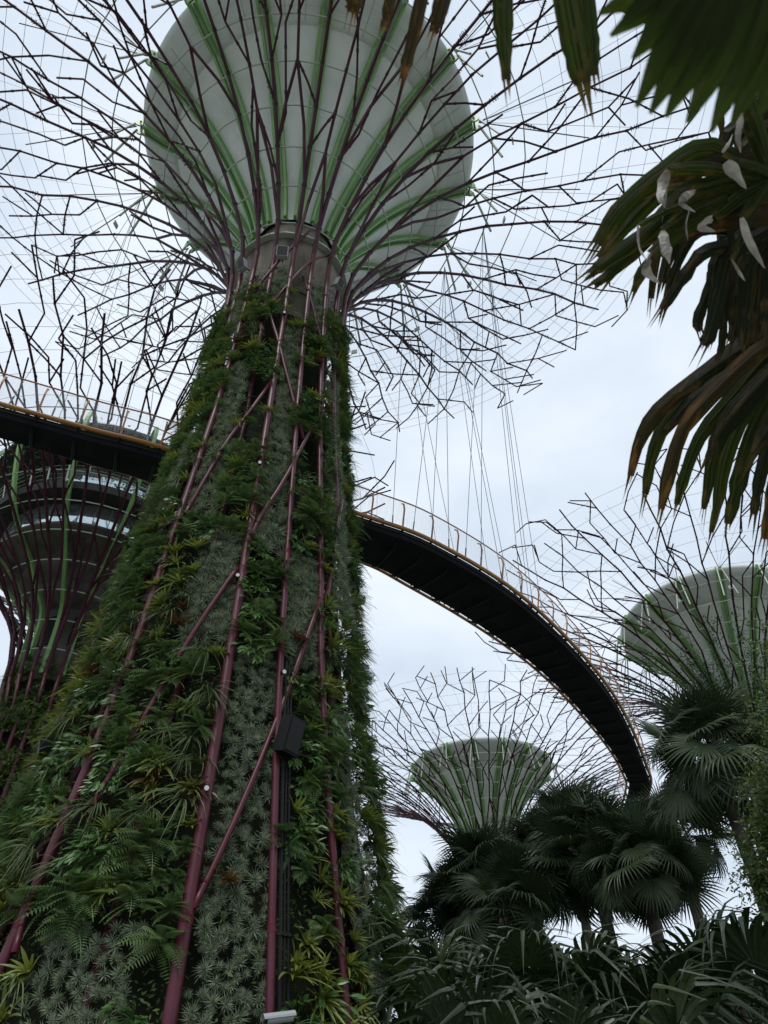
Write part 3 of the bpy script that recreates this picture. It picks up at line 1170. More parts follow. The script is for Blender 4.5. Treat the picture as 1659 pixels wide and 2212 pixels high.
# fittings on the trunk
def spotlight(az, z, label):
    p = surf_pt(az, z, .17)
    a = R_(NEAR + az)
    e = np.array([math.cos(a), math.sin(a), 0])
    o = empty('spotlight', p, label, 'spotlight', None)
    m = M()
    d = nrmz(e + np.array([0, 0, -.35]))
    m.tube([p - d * .05, p + d * .05, p + d * .075], [.035, .05, .05], 10)
    m.seg(p, p - e * .14 + np.array([0, 0, -.02]), .015, 5)
    m.build('housing', MT['black'], o, p)
    m = M()
    m.tube([p + d * .0755, p + d * .083], [.038, .036], 12)
    m.build('lens', MT['lens'], o, p)


for x, y, lab in ((446, 1710, 'round white spotlight clamped low on the thick plum pipe'), (513, 1253, 'round white spotlight clamped midway up the thick plum pipe'),
                  (605, 1459, 'white spotlight on the pipe beside the black conduit'), (560, 1010, 'small white spotlight high on the thick plum pipe'),
                  (613, 685, 'small spotlight on the thick plum pipe below the collar')):
    q = at_surf(x, y, .05)
    spotlight((math.degrees(math.atan2(q[1] - AX[1], q[0] - AX[0])) - NEAR + 180) % 360 - 180, q[2], lab)


def cabinet(name, x, y, off, size, label, cat, yaw=0, tilt=0, grille=True, mat_='black'):
    q = at_surf(x, y, off)
    a = math.atan2(q[1] - AX[1], q[0] - AX[0]) + R_(yaw)
    e = np.array([math.cos(a), math.sin(a), 0])
    e = nrmz(e + np.array([0, 0, tilt]))
    t = nrmz(np.cross((0, 0, 1), e))
    up = np.cross(e, t)
    o = empty(name, q, label, cat)
    m = M()
    m.box(q, size, (t, e, up))
    m.box(q - e * size[1] * .6, (size[0] * .8, size[1] * .25, size[2] * .8), (t, e, up))
    m.build('casing', MT[mat_], o, q)
    m = M()
    m.box(q + e * (size[1] * .5 + .008), (size[0] * .88, .012, size[2] * .88), (t, e, up))
    m.build('front_grille', MT['clamp'], o, q)
    m = M()
    m.seg(q - e * size[1] * .5, q - e * (size[1] * .5 + off + .1), .025, 6)
    m.build('bracket', MT['black'], o, q)


cabinet('loudspeaker', 626, 1590, .28, (.36, .24, .62), 'black loudspeaker box hung on the trunk beside the conduit', 'loudspeaker', 22, -.25)
cabinet('loudspeaker', 98, 1615, .12, (.24, .2, .28), 'small black loudspeaker among ferns on the left side of the trunk', 'loudspeaker', -10, -.2)
cabinet('floodlight', 610, 546, .22, (.38, .2, .44), 'grey floodlight mounted on the front of the concrete collar', 'floodlight', 4, -.3, mat_='grey')
cabinet('floodlight', 524, 573, .14, (.3, .18, .4), 'grey floodlight at the left of the concrete collar', 'floodlight', 0, -.3, mat_='grey')
cabinet('floodlight', 732, 613, .14, (.3, .18, .36), 'grey floodlight at the right of the concrete collar', 'floodlight', 0, -.3, mat_='grey')
# security camera at the foot of the picture
q = at_surf(604, 2200, .35)
o = empty('security_camera', q, 'grey bullet security camera with sunshade low on the conduit', 'security camera')
d = nrmz(np.array([-.9, -.45, -.18]))
s_ = nrmz(np.cross(d, (0, 0, 1)))
u_ = np.cross(s_, d)
m = M()
m.tube([q - d * .17, q + d * .17], .052, 14)
m.build('body', MT['grey'], o, q, False)
m = M()
V = []
for tt in (-.2, .22):
    for k in range(9):
        an = math.pi * (k / 8)
        V.append(q + d * tt + s_ * .068 * math.cos(an) + u_ * (.068 * math.sin(an) + .004))
m.add(V, [(k, k + 1, k + 10, k + 9) for k in range(8)])
m.build('sunshade', MT['grey'], o, q)
m = M()
m.tube([q + d * .171, q + d * .178], .042, 14)
m.build('lens', MT['black'], o, q)
m = M()
m.seg(q - d * .1, q - d * .12 + np.array([.1, .42, -.05]), .02, 6)
m.build('bracket', MT['black'], o, q)

# ------------------------------------------------------------------ the elevated walkway
UP = [(0, 872), (100, 898), (200, 928), (300, 955), (370, 973), (770, 1108), (850, 1138), (949, 1176), (1050, 1232), (1150, 1307), (1250, 1402), (1320, 1492),
      (1370, 1580), (1395, 1650)]
LO = [(0, 935), (100, 965), (200, 998), (300, 1028), (350, 1043), (770, 1205), (850, 1245), (949, 1299), (1050, 1358), (1150, 1432), (1225, 1503), (1290, 1580),
      (1350, 1672)]
ZB = 22.0
up = [atz(x, y, ZB) for x, y in UP]
lo = [atz(x, y, ZB) for x, y in LO]
up = [up[0] + (up[0] - up[2]) * 1.6] + up[::1] + [up[-1] + np.array([1.3, 4.6, 0]), up[-1] + np.array([2.2, 10.5, 0]), up[-1] + np.array([2.5, 18, 0])]
nearP = spline([up[0], up[1], up[3], up[5], up[6], up[8], up[10], up[12], up[14], up[15], up[17]], 121)
lo = [lo[0] + (lo[0] - lo[2]) * 1.6] + lo + [lo[-1] + np.array([1.0, 5.0, 0]), lo[-1] + np.array([1.4, 11, 0]), lo[-1] + np.array([1.2, 18, 0])]
farP0 = spline([lo[0], lo[1], lo[3], lo[5], lo[6], lo[8], lo[10], lo[12], lo[13], lo[14], lo[16]], 400)


def resample(P, n):
    d = np.concatenate([[0], np.cumsum(np.linalg.norm(np.diff(P, axis=0), axis=1))])
    q = np.linspace(0, d[-1], n)
    return np.stack([np.interp(q, d, P[:, i]) for i in range(3)], -1), d[-1]


NP_, plen = resample(nearP, 140)
tan = np.gradient(NP_, axis=0)
tan /= np.linalg.norm(tan, axis=1)[:, None]
nor = np.stack([-tan[:, 1], tan[:, 0], np.zeros(len(tan))], -1)
# width of the deck at each station: distance across to the far tube
wid = []
for i in range(len(NP_)):
    rel = farP0 - NP_[i]
    al = rel @ tan[i]
    j = int(np.argmin(np.abs(al)))
    wid.append(min(max(float(rel[j] @ nor[i]) * 1.06, 1.5), 3.6))
wid = np.convolve(np.pad(wid, 6, 'edge'), np.ones(13) / 13, 'valid')
FP_ = NP_ + nor * wid[:, None]
bridge = empty('skyway', NP_[70] * [1, 1, 0] + [0, 0, ZB], 'curved aerial footbridge with black underside and ochre edge tubes passing behind the big trunk', 'footbridge')
org = np.array(bridge.location)
m = M()
m.tube(NP_, .09, 10)
m.build('edge_tube', MT['amber'], bridge, org, True)
m = M()
m.tube(FP_, .07, 10)
m.build('edge_tube', MT['amber'], bridge, org, True)
# deck
m = M()
V = []
for i in range(len(NP_)):
    a = NP_[i] + nor[i] * .16
    b = NP_[i] + nor[i] * (wid[i] * .86)
    V += [a + [0, 0, .02], b + [0, 0, .02], b + [0, 0, -.30], a + [0, 0, -.42]]
F = []
for i in range(len(NP_) - 1):
    for k in range(4):
        k2 = (k + 1) % 4
        F.append((i * 4 + k, i * 4 + k2, i * 4 + 4 + k2, i * 4 + 4 + k))
m.add(V, F)
m.build('deck', MT['deck'], bridge, org)
m = M()
for sgn, fr, dz in ((0, .14, -.2), (1, .88, -.2)):
    m.beam([NP_[i] + nor[i] * (fr if sgn == 0 else wid[i] * fr) + [0, 0, dz] for i in range(len(NP_))], .06, .14, [(0, 0, 1)] * len(NP_), 0)
m.build('fascia', MT['slab'], bridge, org)
# cross beams and posts
m2 = M()
for i in range(1, len(NP_) - 1, 3):
    m = M()
    a, b = NP_[i], FP_[i]
    m.tube([a + [0, 0, -.05], NP_[i] + nor[i] * wid[i] * .3 + [0, 0, -.50], NP_[i] + nor[i] * wid[i] * .8 + [0, 0, -.38], b], .055, 6)
    j = min(i + 1, len(NP_) - 1)
    m.seg(NP_[i] + nor[i] * wid[i] * .78 + [0, 0, -.32], FP_[j], .035, 5)
    m.build('cross_beam', MT['beam'], bridge, org)
railtop = NP_ - nor * .10 + [0, 0, 1.38]
railtop2 = FP_ + nor * .05 + [0, 0, 1.35]
for i in range(1, len(NP_) - 1, 3):
    for P_, T_, n_ in ((NP_, railtop, nor[i]), (FP_, railtop2, -nor[i])):
        m = M()
        p = P_[i]
        q = T_[i]
        m.beam([p, p * .35 + q * .65 - n_ * .12, q * .9 + p * .1 - n_ * .05, q + n_ * .12], .06, .04, [n_] * 4)
        m.build('railing_post', MT['rust'], bridge, org)
for P_ in (railtop, railtop2):
    m = M()
    m.tube(P_, .03, 6)
    m.build('hand_rail', MT['rust'], bridge, org, True)
for P_, T_ in ((NP_, railtop), (FP_, railtop2)):
    m = M()
    V = []
    for i in range(len(NP_)):
        V += [P_[i] + [0, 0, .16], T_[i] + [0, 0, -.03]]
    m.add(V, [(2 * i, 2 * i + 1, 2 * i + 3, 2 * i + 2) for i in range(len(NP_) - 1)])
    m.build('mesh_screen', MT['mesh'], bridge, org)


def nearest(P, x, y):
    d = [np.hypot(*(np.array(pj(p)) - [x, y])) for p in P]
    return P[int(np.argmin(d))]


def node_at(x, y):
    """point of the main branch surface or dish rim seen at x, y, far side"""
    best = None
    for az in np.arange(0, 360, 3):
        for q in (.42, .48, .505, .55, .6, .66):
            p = S_main.pt(az, q)
            d = np.hypot(*(np.array(pj(p)) - [x, y]))
            if best is None or d < best[0]:
                best = (d, p)
    return best[1]


A1, A2, A3 = node_at(872, 676), node_at(970, 585), node_at(1032, 480)
A4, A5, A6 = node_at(400, 540), node_at(330, 420), node_at(455, 640)
hang = [(A1, NP_, 840, 1136), (A2, NP_, 886, 1155), (A2, NP_, 927, 1171), (A2, NP_, 968, 1193), (A3, NP_, 1009, 1215), (A3, NP_, 1045, 1234),
        (A1, FP_, 966, 1300), (A1, FP_, 1020, 1340), (A2, FP_, 1080, 1380), (A2, FP_, 1130, 1415), (A3, FP_, 1165, 1440), (A3, FP_, 1200, 1480), (A2, NP_, 1090, 1262),
        (A3, NP_, 1120, 1285), (A3, NP_, 1150, 1307),
        (A4, NP_, 330, 962), (A4, NP_, 250, 940), (A5, NP_, 180, 920), (A5, NP_, 110, 900), (A6, NP_, 365, 972), (A4, FP_, 230, 1005), (A5, FP_, 90, 960), (A5, NP_, 30, 880)]
for a, P_, x, y in hang:
    m = M()
    b = nearest(P_, x, y)
    m.tube([a, b], .012, 4, cap=False)
    d = nrmz(a - b)
    m.seg(b, b + d * .45, .03, 6)
    m.build('suspension_cable', MT['wire'], bridge, org)

# ------------------------------------------------------------------ the three supertrees beyond
def far_tree(az, D, phase, seed, label, canprof, observ=False, pipes=20):
    c = np.array([D * math.sin(az), D * math.cos(az), 0])
    root = empty('supertree', c, label, 'supertree', 'steel supertrees in the garden')
    if observ:
        S = canopy(root, canprof, pipes, phase, seed, c, 1.25, 1.0, 9, 8, .035, .08)
    else:
        S = canopy(root, canprof, pipes, phase, seed, c, 1.12, 1.0, 8, 8, .032, .05)
        dish(root, c, phase + 4, S)
        trunk_core(root, c)
    nearaz = math.degrees(math.atan2(-c[1], -c[0]))
    ztop = canprof[0][1]
    for k in range(pipes):
        m = M()
        a = phase + 360 / pipes * k
        pts = []
        for z in list(np.linspace(0, ztop - 1.5, 8)) + [ztop]:
            r = Rz(z)
            pts.append(c + [r * math.cos(R_(a)), r * math.sin(R_(a)), z])
        pts[-1] = S.pt(a, 0)
        m.tube(pts, .11, 6)
        m.build('trunk_pipe', MT['plum'], root, c, True)
    return root, c, S


far_tree(.131, 82, 7, 21, 'whole steel supertree with white dish, smaller and farther, above the fan palms', CAN)
rt, rc, S_r = far_tree(.477, 60, 3, 33, 'steel supertree half out of the picture on the right, creeper on its branches', CAN)
obs, oc, S_o = far_tree(-.452, 42, 5, 47, 'supertree with glazed observation deck under its branches, behind the footbridge on the left', CAN_OBS, True, 22)
onear = math.degrees(math.atan2(-oc[1], -oc[0]))
m = M()
m.lathe([(Rz(z) * 1.12 - .5, z) for z in np.linspace(0, 23, 20)], 48, oc)
m.build('trunk_core', MT['darkwall'], obs, oc, True)
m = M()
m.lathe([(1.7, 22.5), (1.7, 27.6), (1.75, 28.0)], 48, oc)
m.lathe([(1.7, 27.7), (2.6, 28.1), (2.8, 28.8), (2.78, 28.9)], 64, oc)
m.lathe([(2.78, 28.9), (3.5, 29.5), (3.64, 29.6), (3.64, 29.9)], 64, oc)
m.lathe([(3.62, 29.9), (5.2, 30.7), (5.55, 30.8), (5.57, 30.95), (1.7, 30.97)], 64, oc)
m.build('concrete_bowl', MT['shadedconcrete'], obs, oc, True)
m = M()
for k in range(6):
    a = R_(onear + 15 + 60 * k)
    e = np.array([math.cos(a), math.sin(a), 0])
    m.box(oc + e * 1.62 + [0, 0, 26.2], (.25, .9, 1.9), (e, np.cross((0, 0, 1), e), (0, 0, 1)))
m.build('window_opening', MT['black'], obs, oc)
m = M()
m.lathe([(5.5, 30.97), (5.45, 32.45)], 40, oc)
for k in range(40):
    a = 2 * math.pi * k / 40
    e = np.array([math.cos(a), math.sin(a), 0])
    m.seg(oc + e * 5.51 + [0, 0, 30.97], oc + e * 5.46 + [0, 0, 32.45], .025, 4, 1)
m.build('glazing', [MT['glass'], MT['deckgrey']], obs, oc)
m = M()
m.lathe([(1.7, 32.45), (6.1, 32.45), (6.6, 32.6), (6.65, 33.1), (1.7, 33.12)], 64, oc)
m.build('deck_slab', MT['slab'], obs, oc)
m = M()
for k in range(36):
    a = 2 * math.pi * k / 36
    e = np.array([math.cos(a), math.sin(a), 0])
    m.beam([oc + e * 6.5 + [0, 0, 33.1], oc + e * 6.75 + [0, 0, 34.3]], .1, .03, [e, e])
for h in (.35, .65, .95, 1.2):
    lp = [oc + np.array([(6.5 + .2 * h) * math.cos(2 * math.pi * k / 48), (6.5 + .2 * h) * math.sin(2 * math.pi * k / 48), 33.1 + h]) for k in range(49)]
    m.tube(lp, .018, 4)
m.build('deck_railing', MT['ring'], obs, oc)
m = M()
m.lathe([(4.9, 33.12), (5.0, 36.2)], 28, oc)
m.build('pavilion_glazing', MT['glass'], obs, oc)
m = M()
m.lathe([(1.7, 36.2), (5.6, 36.25), (7.4, 37.2), (7.4, 37.4), (5.4, 36.7), (1.7, 36.7)], 48, oc)
m.build('roof', MT['slab'], obs, oc)
m = M()
m.lathe([(1.7, 30.97), (1.7, 36.5)], 32, oc)
m.build('core_wall', MT['concrete'], obs, oc, True)
# leaves hanging from the roof edge
m = M()
rg = random.Random(3)
for i in range(5200):
    a = rg.uniform(0, 6.283)
    r = 5.0 + 2.6 * rg.random()
    zt = 36.2 + .5 * (r - 5.0)
    dz = rg.random() ** 2 * 1.9 * (math.sin(a * 5) * .5 + .6)
    p = oc + np.array([r * math.cos(a), r * math.sin(a), zt - max(0, dz)])
    d = nrmz((rg.uniform(-1, 1), rg.uniform(-1, 1), rg.uniform(-1, .3)))
    w = nrmz(np.cross(d, (rg.uniform(-1, 1), rg.uniform(-1, 1), .2))) * .05
    m.add([p, p + d * .12 + w, p + d * .26, p + d * .12 - w], [(0, 1, 2, 3)])
tag(m.build('roof_planting', MT['vine'], obs, oc), kind='stuff')
BOWL = [(1.95, 23.2), (2.0, 26.0), (2.25, 27.4), (3.0, 28.3), (3.95, 29.5), (5.2, 30.6), (6.3, 31.9), (7.0, 33.6), (7.5, 35.5), (7.7, 37.2), (7.3, 38.2), (6.7, 38.1), (6.8, 37.5)]
for k in range(12):
    a = R_(onear + 8 + 30 * k)
    e = np.array([math.cos(a), math.sin(a), 0])
    P = spline(BOWL, 34)
    m = M()
    pts = [oc + e * r + np.array([0, 0, z]) for r, z in P]
    outs = []
    for j in range(len(P)):
        d = P[min(j + 1, len(P) - 1)] - P[max(j - 1, 0)]
        nn = np.array([d[1], -d[0]])
        outs.append(e * nn[0] + np.array([0, 0, nn[1]]))
    m.beam(pts, .20, .22, outs)
    m.build('rib', MT['green'], obs, oc)
# its planted trunk
m = M()
rg = random.Random(8)
for i in range(950):
    az = rg.uniform(-100, 100)
    z = rg.uniform(8, 24.2)
    a = onear + az
    kind = rg.choice(('fern', 'bromeliad', 'leafy_plant', 'fern', 'spider_plant'))
    bake(m, kind, a - NEAR, z, rg.uniform(.8, 1.4), rg, -.08, oc)
tag(m.build('planting', MT['fern_mass'], obs, oc), kind='stuff')

# creeper on the right-hand tree
m = M()
rg = random.Random(12)
cr_near = math.degrees(math.atan2(-rc[1], -rc[0]))
for v in range(46):
    az = cr_near + rg.uniform(-80, 30)
    q = rg.uniform(.02, .1)
    p0 = S_r.pt(az, q, .12)
    qe = rg.uniform(.14, .46)
    pts = [p0]
    while q < qe:
        q += .018
        az += rg.uniform(-2.5, 2.5)
        pts.append(S_r.pt(az, q, .12 + rg.uniform(-.05, .15)))
    m.tube(pts, .014, 3, cap=False)
    for p in pts:
        for k in range(rg.randint(5, 14)):
            b = p + np.array([rg.gauss(0, .22), rg.gauss(0, .22), rg.gauss(-.1, .2)])
            d = nrmz((rg.uniform(-1, 1), rg.uniform(-1, 1), rg.uniform(-1, .3)))
            w = nrmz(np.cross(d, (rg.uniform(-1, 1), rg.uniform(-1, 1), .2))) * .05
            m.add([b, b + d * .08 + w, b + d * .18, b + d * .08 - w], [(0, 1, 2, 3)])
tag(m.build('creeper', MT['vine']), 'dark leafy creeper climbing the branches under the right-hand white dish', 'creeper', kind='thing')


# ------------------------------------------------------------------ fan palms
def fan_leaf(seed, nseg=36, spread=225, Lf=1.0, petiole=.9, split=.5, droop=.35, wmax=.055, fold=.35, tipdroop=.25, cup=.12, bend=0.0):
    """palm leaf: petiole from the origin along +x, then a pleated fan; normal +z"""
    rg = random.Random(seed)
    m = M()
    pp = [np.array([petiole * t, 0, .10 * petiole * math.sin(t * 2.2)]) for t in np.linspace(0, 1, 6)]
    m.tube(pp, [.022, .018, .015, .013, .012, .012], 5)
    h = pp[-1]
    dth = R_(spread) / (nseg - 1)
    for k in range(nseg):
        th = -R_(spread) / 2 + dth * k
        Lk = Lf * (1 - .28 * abs(th / (R_(spread) / 2)) ** 1.5) * rg.uniform(.93, 1.05)
        dr = droop * rg.uniform(.7, 1.3)
        td = tipdroop * rg.uniform(.3, 1.8)
        pts, wd, nn = [], [], []
        tj = th + rg.uniform(-.02, .02)
        for t in (0.02, .2, .38, .52, .66, .8, .92, 1.0):
            r = Lk * t
            zz = cup * r - dr * Lk * t ** 2.2 - td * Lk * max(0, t - .6) ** 1.5 * 2
            rr = r * (1 - .25 * td * max(0, t - .6) * 2)
            a = th + (tj - th) * max(0, t - split)
            lx, lz = rr * math.cos(a), zz
            pts.append(h + np.array([lx * math.cos(bend) + lz * math.sin(bend), rr * math.sin(a), -lx * math.sin(bend) + lz * math.cos(bend)]))
            full_w = 2 * r * math.tan(dth / 2) * 1.08
            w = min(full_w, wmax * 1.15) if t <= split else min(full_w, wmax) * (1 - ((t - split) / (1 - split)) ** 1.7) + .002
            wd.append(w)
        m.ribbon(pts, wd, (math.sin(bend), 0, math.cos(bend)), fold * (1 if k % 2 else .6))
    return m


LEAF = {}


def leaf_obj(kind, idx, mt, root, mw):
    key = (kind, idx, mt)
    if key not in LEAF:
        o = LEAFM[kind][idx].build('leaf', MT[mt])
        LEAF[key] = o
    else:
        o = LEAF[key].copy()
        sc.collection.objects.link(o)
    o.parent = root
    o.matrix_local = mw
    return o


LEAFM = {
    'fan': [fan_leaf(200 + s, 36, 215 + 10 * (s % 3), 1.0, .95, .42, .06 + .04 * s, .048, .4, .10 + .1 * (s % 3), .1, R_((-8, 12, 30, 48, 64, 22)[s])) for s in range(6)],
    'old': [fan_leaf(220 + s, 34, 200, .95, .9, .45, .22, .055, .4, .35, .05, R_(40 + 15 * s)) for s in range(3)],
    'strap': [fan_leaf(240 + s, 13 + s % 3, 205, 1.0, .9, .16, .35 + .1 * (s % 3), .105, .2, 1.1, .3) for s in range(4)],
}


def orient(d, roll=0.0):
    d = Vector(d).normalized()
    up_ = Vector((0, 0, 1))
    y = up_.cross(d)
    if y.length < 1e-3:
        y = Vector((0, 1, 0))
    y.normalize()
    z_ = d.cross(y)
    mt_ = Matrix((d, y, z_)).transposed().to_4x4()
    return mt_ @ Matrix.Rotation(roll, 4, 'X')


def fan_palm(crown, foot, seed, label, nl=34, sc_=1.0, group='fan palms'):
    rg = random.Random(seed)
    foot = np.asarray(foot, float)
    crown = np.asarray(crown, float)
    root = empty('fan_palm', foot, label, 'palm', group)
    m = M()
    pts = spline([foot, foot * .5 + crown * .5 + [rg.uniform(-.1, .1), 0, 0], crown], 14)
    m.tube(pts, [.16 - .045 * i / 13 + (.012 if i % 2 else 0) for i in range(14)], 12)
    m.build('trunk', MT['bark'], root, foot, True)
    for k in range(nl):
        el = R_(80 - 108 * (k + .5) / nl)
        az = k * 2.39996 + rg.uniform(-.2, .2)
        d = (math.cos(el) * math.cos(az), math.cos(el) * math.sin(az), math.sin(el))
        old = el < R_(-8)
        s = sc_ * rg.uniform(.62, 1.05)
        mw = Matrix.Translation(Vector(crown - foot) + Vector((0, 0, -.25 * k / nl))) @ orient(d, rg.uniform(-1.0, 1.0)) @ Matrix.Scale(s, 4)
        leaf_obj('old' if old else 'fan', rg.randrange(3) if old else (rg.choice((0, 1, 5)) if el > R_(40) else rg.randrange(1, 6)), 'palm_yellow' if (old and rg.random() < .0) else 'palm', root, mw)
    return root


def foot_of(c, lean=(0, 0)):
    return (c[0] + lean[0], c[1] + lean[1], 0)


c1 = at(1045, 1905, 18.5)
fan_palm(c1, foot_of(c1, (.2, .1)), 1, 'fan palm with dark drooping crown in front of the distant white dish', 58, .92)
c2 = at(1275, 1850, 17.5)
fan_palm(c2, foot_of(c2, (.35, 0)), 2, 'wide fan palm in the middle of the palm group, its thin trunk showing below', 64, .98)
c3 = at(1548, 1650, 14.5)
fan_palm(c3, foot_of(c3, (.5, .1)), 3, 'tallest fan palm with big pale upright fans below the right-hand dish', 62, 1.0)
c4 = at(1468, 1815, 19)
fan_palm(c4, foot_of(c4, (.1, .3)), 4, 'fan palm standing at the end of the footbridge between two other palms', 40, .85)
c6 = at(1385, 1880, 16.0)
fan_palm(c6, foot_of(c6, (.1, .2)), 6, 'fan palm reaching toward the pale sky gap right of the wide palm', 54, .92)
c7 = at(1150, 1880, 21.5)
fan_palm(c7, foot_of(c7, (-.1, .2)), 7, 'half hidden fan palm behind and between the two lower palm crowns', 52, 1.0)
c8 = at(1235, 1800, 22)
fan_palm(c8, foot_of(c8, (.1, .2)), 8, 'fan palm standing highest behind the wide palm, under the footbridge', 54, 1.05)
c9 = at(985, 1975, 19)
fan_palm(c9, foot_of(c9, (-.1, .2)), 9, 'fan palm closest to the planted trunk, its fronds against pale sky', 48, .95)
c5 = at(1090, 1985, 17.0)
fan_palm(c5, foot_of(c5, (.1, .3)), 5, 'lowest fan palm, in shade under the palm before the distant dish', 40, .95)


def strap_clump(x, y, t, seed, label, n=13, s0=1.0):
    rg = random.Random(seed)
    top = at(x, y, t)
    foot = np.array([top[0], top[1], 0])
    root = empty('strap_leaf_palm', foot, label, 'palm', 'low strap-leaved palms along the bottom')
    h = top[2]
    m = M()
    for k in range(4):
        a = k * 1.7 + rg.random()
        b = np.array([math.cos(a) * .3, math.sin(a) * .3, 0])
        m.tube([foot + b * .6, foot + b + [0, 0, h * .5], foot + b * 1.2 + [0, 0, h * .88]], [.05, .04, .035], 7)
    m.build('stem', MT['bark'], root, foot)
    for k in range(n):
        el = R_(75 - 75 * (k + .5) / n)
        az = k * 2.39996 + rg.random()
        d = (math.cos(el) * math.cos(az), math.cos(el) * math.sin(az), math.sin(el))
        mw = Matrix.Translation((rg.uniform(-.3, .3), rg.uniform(-.3, .3), h - .75 - .5 * rg.random())) @ orient(d, rg.uniform(-.5, .5)) @ Matrix.Scale(s0 * rg.uniform(.8, 1.15), 4)
        leaf_obj('strap', rg.randrange(4), 'strap', root, mw)
    return root


for i, (x, y, t, lab) in enumerate((
        (945, 2080, 12.5, 'strap-leaved palm rising beside the right edge of the planted trunk'),
        (1060, 2110, 12.0, 'strap-leaved palm second from the planted trunk, low in the picture'),
        (1175, 2070, 11.5, 'strap-leaved palm under the middle fan palm with upright pale blades'),
        (1300, 2110, 11.0, 'strap-leaved palm right of the upright one, drooping leaves'),
        (1420, 2125, 12.5, 'strap-leaved palm in front of the thin fan palm trunk'),
        (1500, 2070, 10.5, 'tall strap-leaved palm against the pale sky gap on the right'),
        (1625, 2090, 10.0, 'strap-leaved palm in the bottom right corner under the small-leaved tree'),
        (1000, 2190, 9.0, 'strap-leaved palm at the very bottom next to the trunk ferns'),
        (1230, 2200, 9.0, 'strap-leaved palm at the very bottom centre of the palm bed'),
        (1420, 2205, 8.6, 'strap-leaved palm at the very bottom below the sky gap'))):
    strap_clump(x, y, t, 300 + i, lab, 14)
# thicket behind the low palms
m = M()
rg = random.Random(17)
for i in range(9000):
    x = rg.uniform(870, 1660)
    y = rg.uniform(2085, 2290)
    p = at(x, y + 25 * math.sin(x * .02), rg.uniform(13.5, 17))
    d = nrmz((rg.uniform(-1, 1), rg.uniform(-1, 1), rg.uniform(-.8, 1)))
    ln = rg.uniform(.15, .4)
    w = nrmz(np.cross(d, (rg.uniform(-1, 1), rg.uniform(-1, 1), .2))) * ln * .16
    m.add([p, p + d * ln * .5 + w, p + d * ln, p + d * ln * .5 - w], [(0, 1, 2, 3)])
tag(m.build('undergrowth', MT['strap']), 'dark thicket of leaves filling in behind the low palms', 'undergrowth', kind='stuff')

# small-leaved tree at the right edge
tb = at(1712, 1900, 11)
tree = empty('small_leaved_tree', (tb[0], tb[1], 0), 'small-leaved tree with yellow-green sprigs along the right edge of the picture', 'tree')
m = M()
f0 = np.array([tb[0], tb[1], 0])
tr_top = at(1720, 1420, 11.5)
trunk = spline([f0, f0 + [.1, 0, 3], at(1730, 1850, 11.2), tr_top], 16)
m.tube(trunk, [.11 - .075 * i / 15 for i in range(16)], 8)
rg = random.Random(23)
limbs = []
for (x, y) in ((1632, 1700), (1622, 1790), (1650, 1640), (1628, 1900), (1640, 2010), (1660, 1560), (1652, 1500), (1655, 1340), (1662, 1420), (1668, 2100), (1615, 1850), (1660, 1760), (1675, 1950)):
    e = at(x, y, rg.uniform(10.6, 11.6))
    zb = max(1.5, e[2] - rg.uniform(.3, 1.2))
    b = trunk[int(np.argmin(np.abs(trunk[:, 2] - zb)))]
    mid = b * .5 + e * .5 + [0, 0, .12]
    m.tube([b, mid, e], [.03, .018, .006], 5)
    limbs.append((b, mid, e, y))
m.build('trunk', MT['bark'], tree, f0)
m = M()
for b, mid, e, y in limbs:
    dens = 260 if y > 1590 else 90
    for k in range(dens):
        t = rg.random()
        c_ = (mid * (1 - t) + e * t) if rg.random() < .7 else (b * (1 - t) + mid * t)
        p = c_ + np.array([rg.gauss(0, .14), rg.gauss(0, .2), rg.gauss(-.05, .16)])
        sprig = nrmz((rg.uniform(-1, 1), rg.uniform(-1, 1), rg.uniform(-.7, .4)))
        for q in range(6):
            pp = p + sprig * .035 * q
            d = nrmz(sprig * .4 + np.array([rg.uniform(-1, 1), rg.uniform(-1, 1), rg.uniform(-1, .2)]))
            w = nrmz(np.cross(d, (rg.uniform(-1, 1), rg.uniform(-1, 1), .4))) * .014
            m.add([pp, pp + d * .035 + w, pp + d * .075, pp + d * .035 - w], [(0, 1, 2, 3)])
m.build('crown', MT['shrub'], tree, f0)

# ------------------------------------------------------------------ the palm right beside the viewer
pf = np.array([2.55, 1.35, 0.0])
palm = empty('fan_palm', pf, 'close overhanging fan palm with torn dying leaves in the upper right corner', 'palm', 'fan palms')
m = M()
m.tube(spline([pf, pf + [.02, .05, 2], pf + [-.05, .1, 4.4]], 12), [.15 - .03 * i / 11 for i in range(12)], 12)
m.build('trunk', MT['bark'], palm, pf, True)
PCR = pf + np.array([-.05, .1, 4.3])


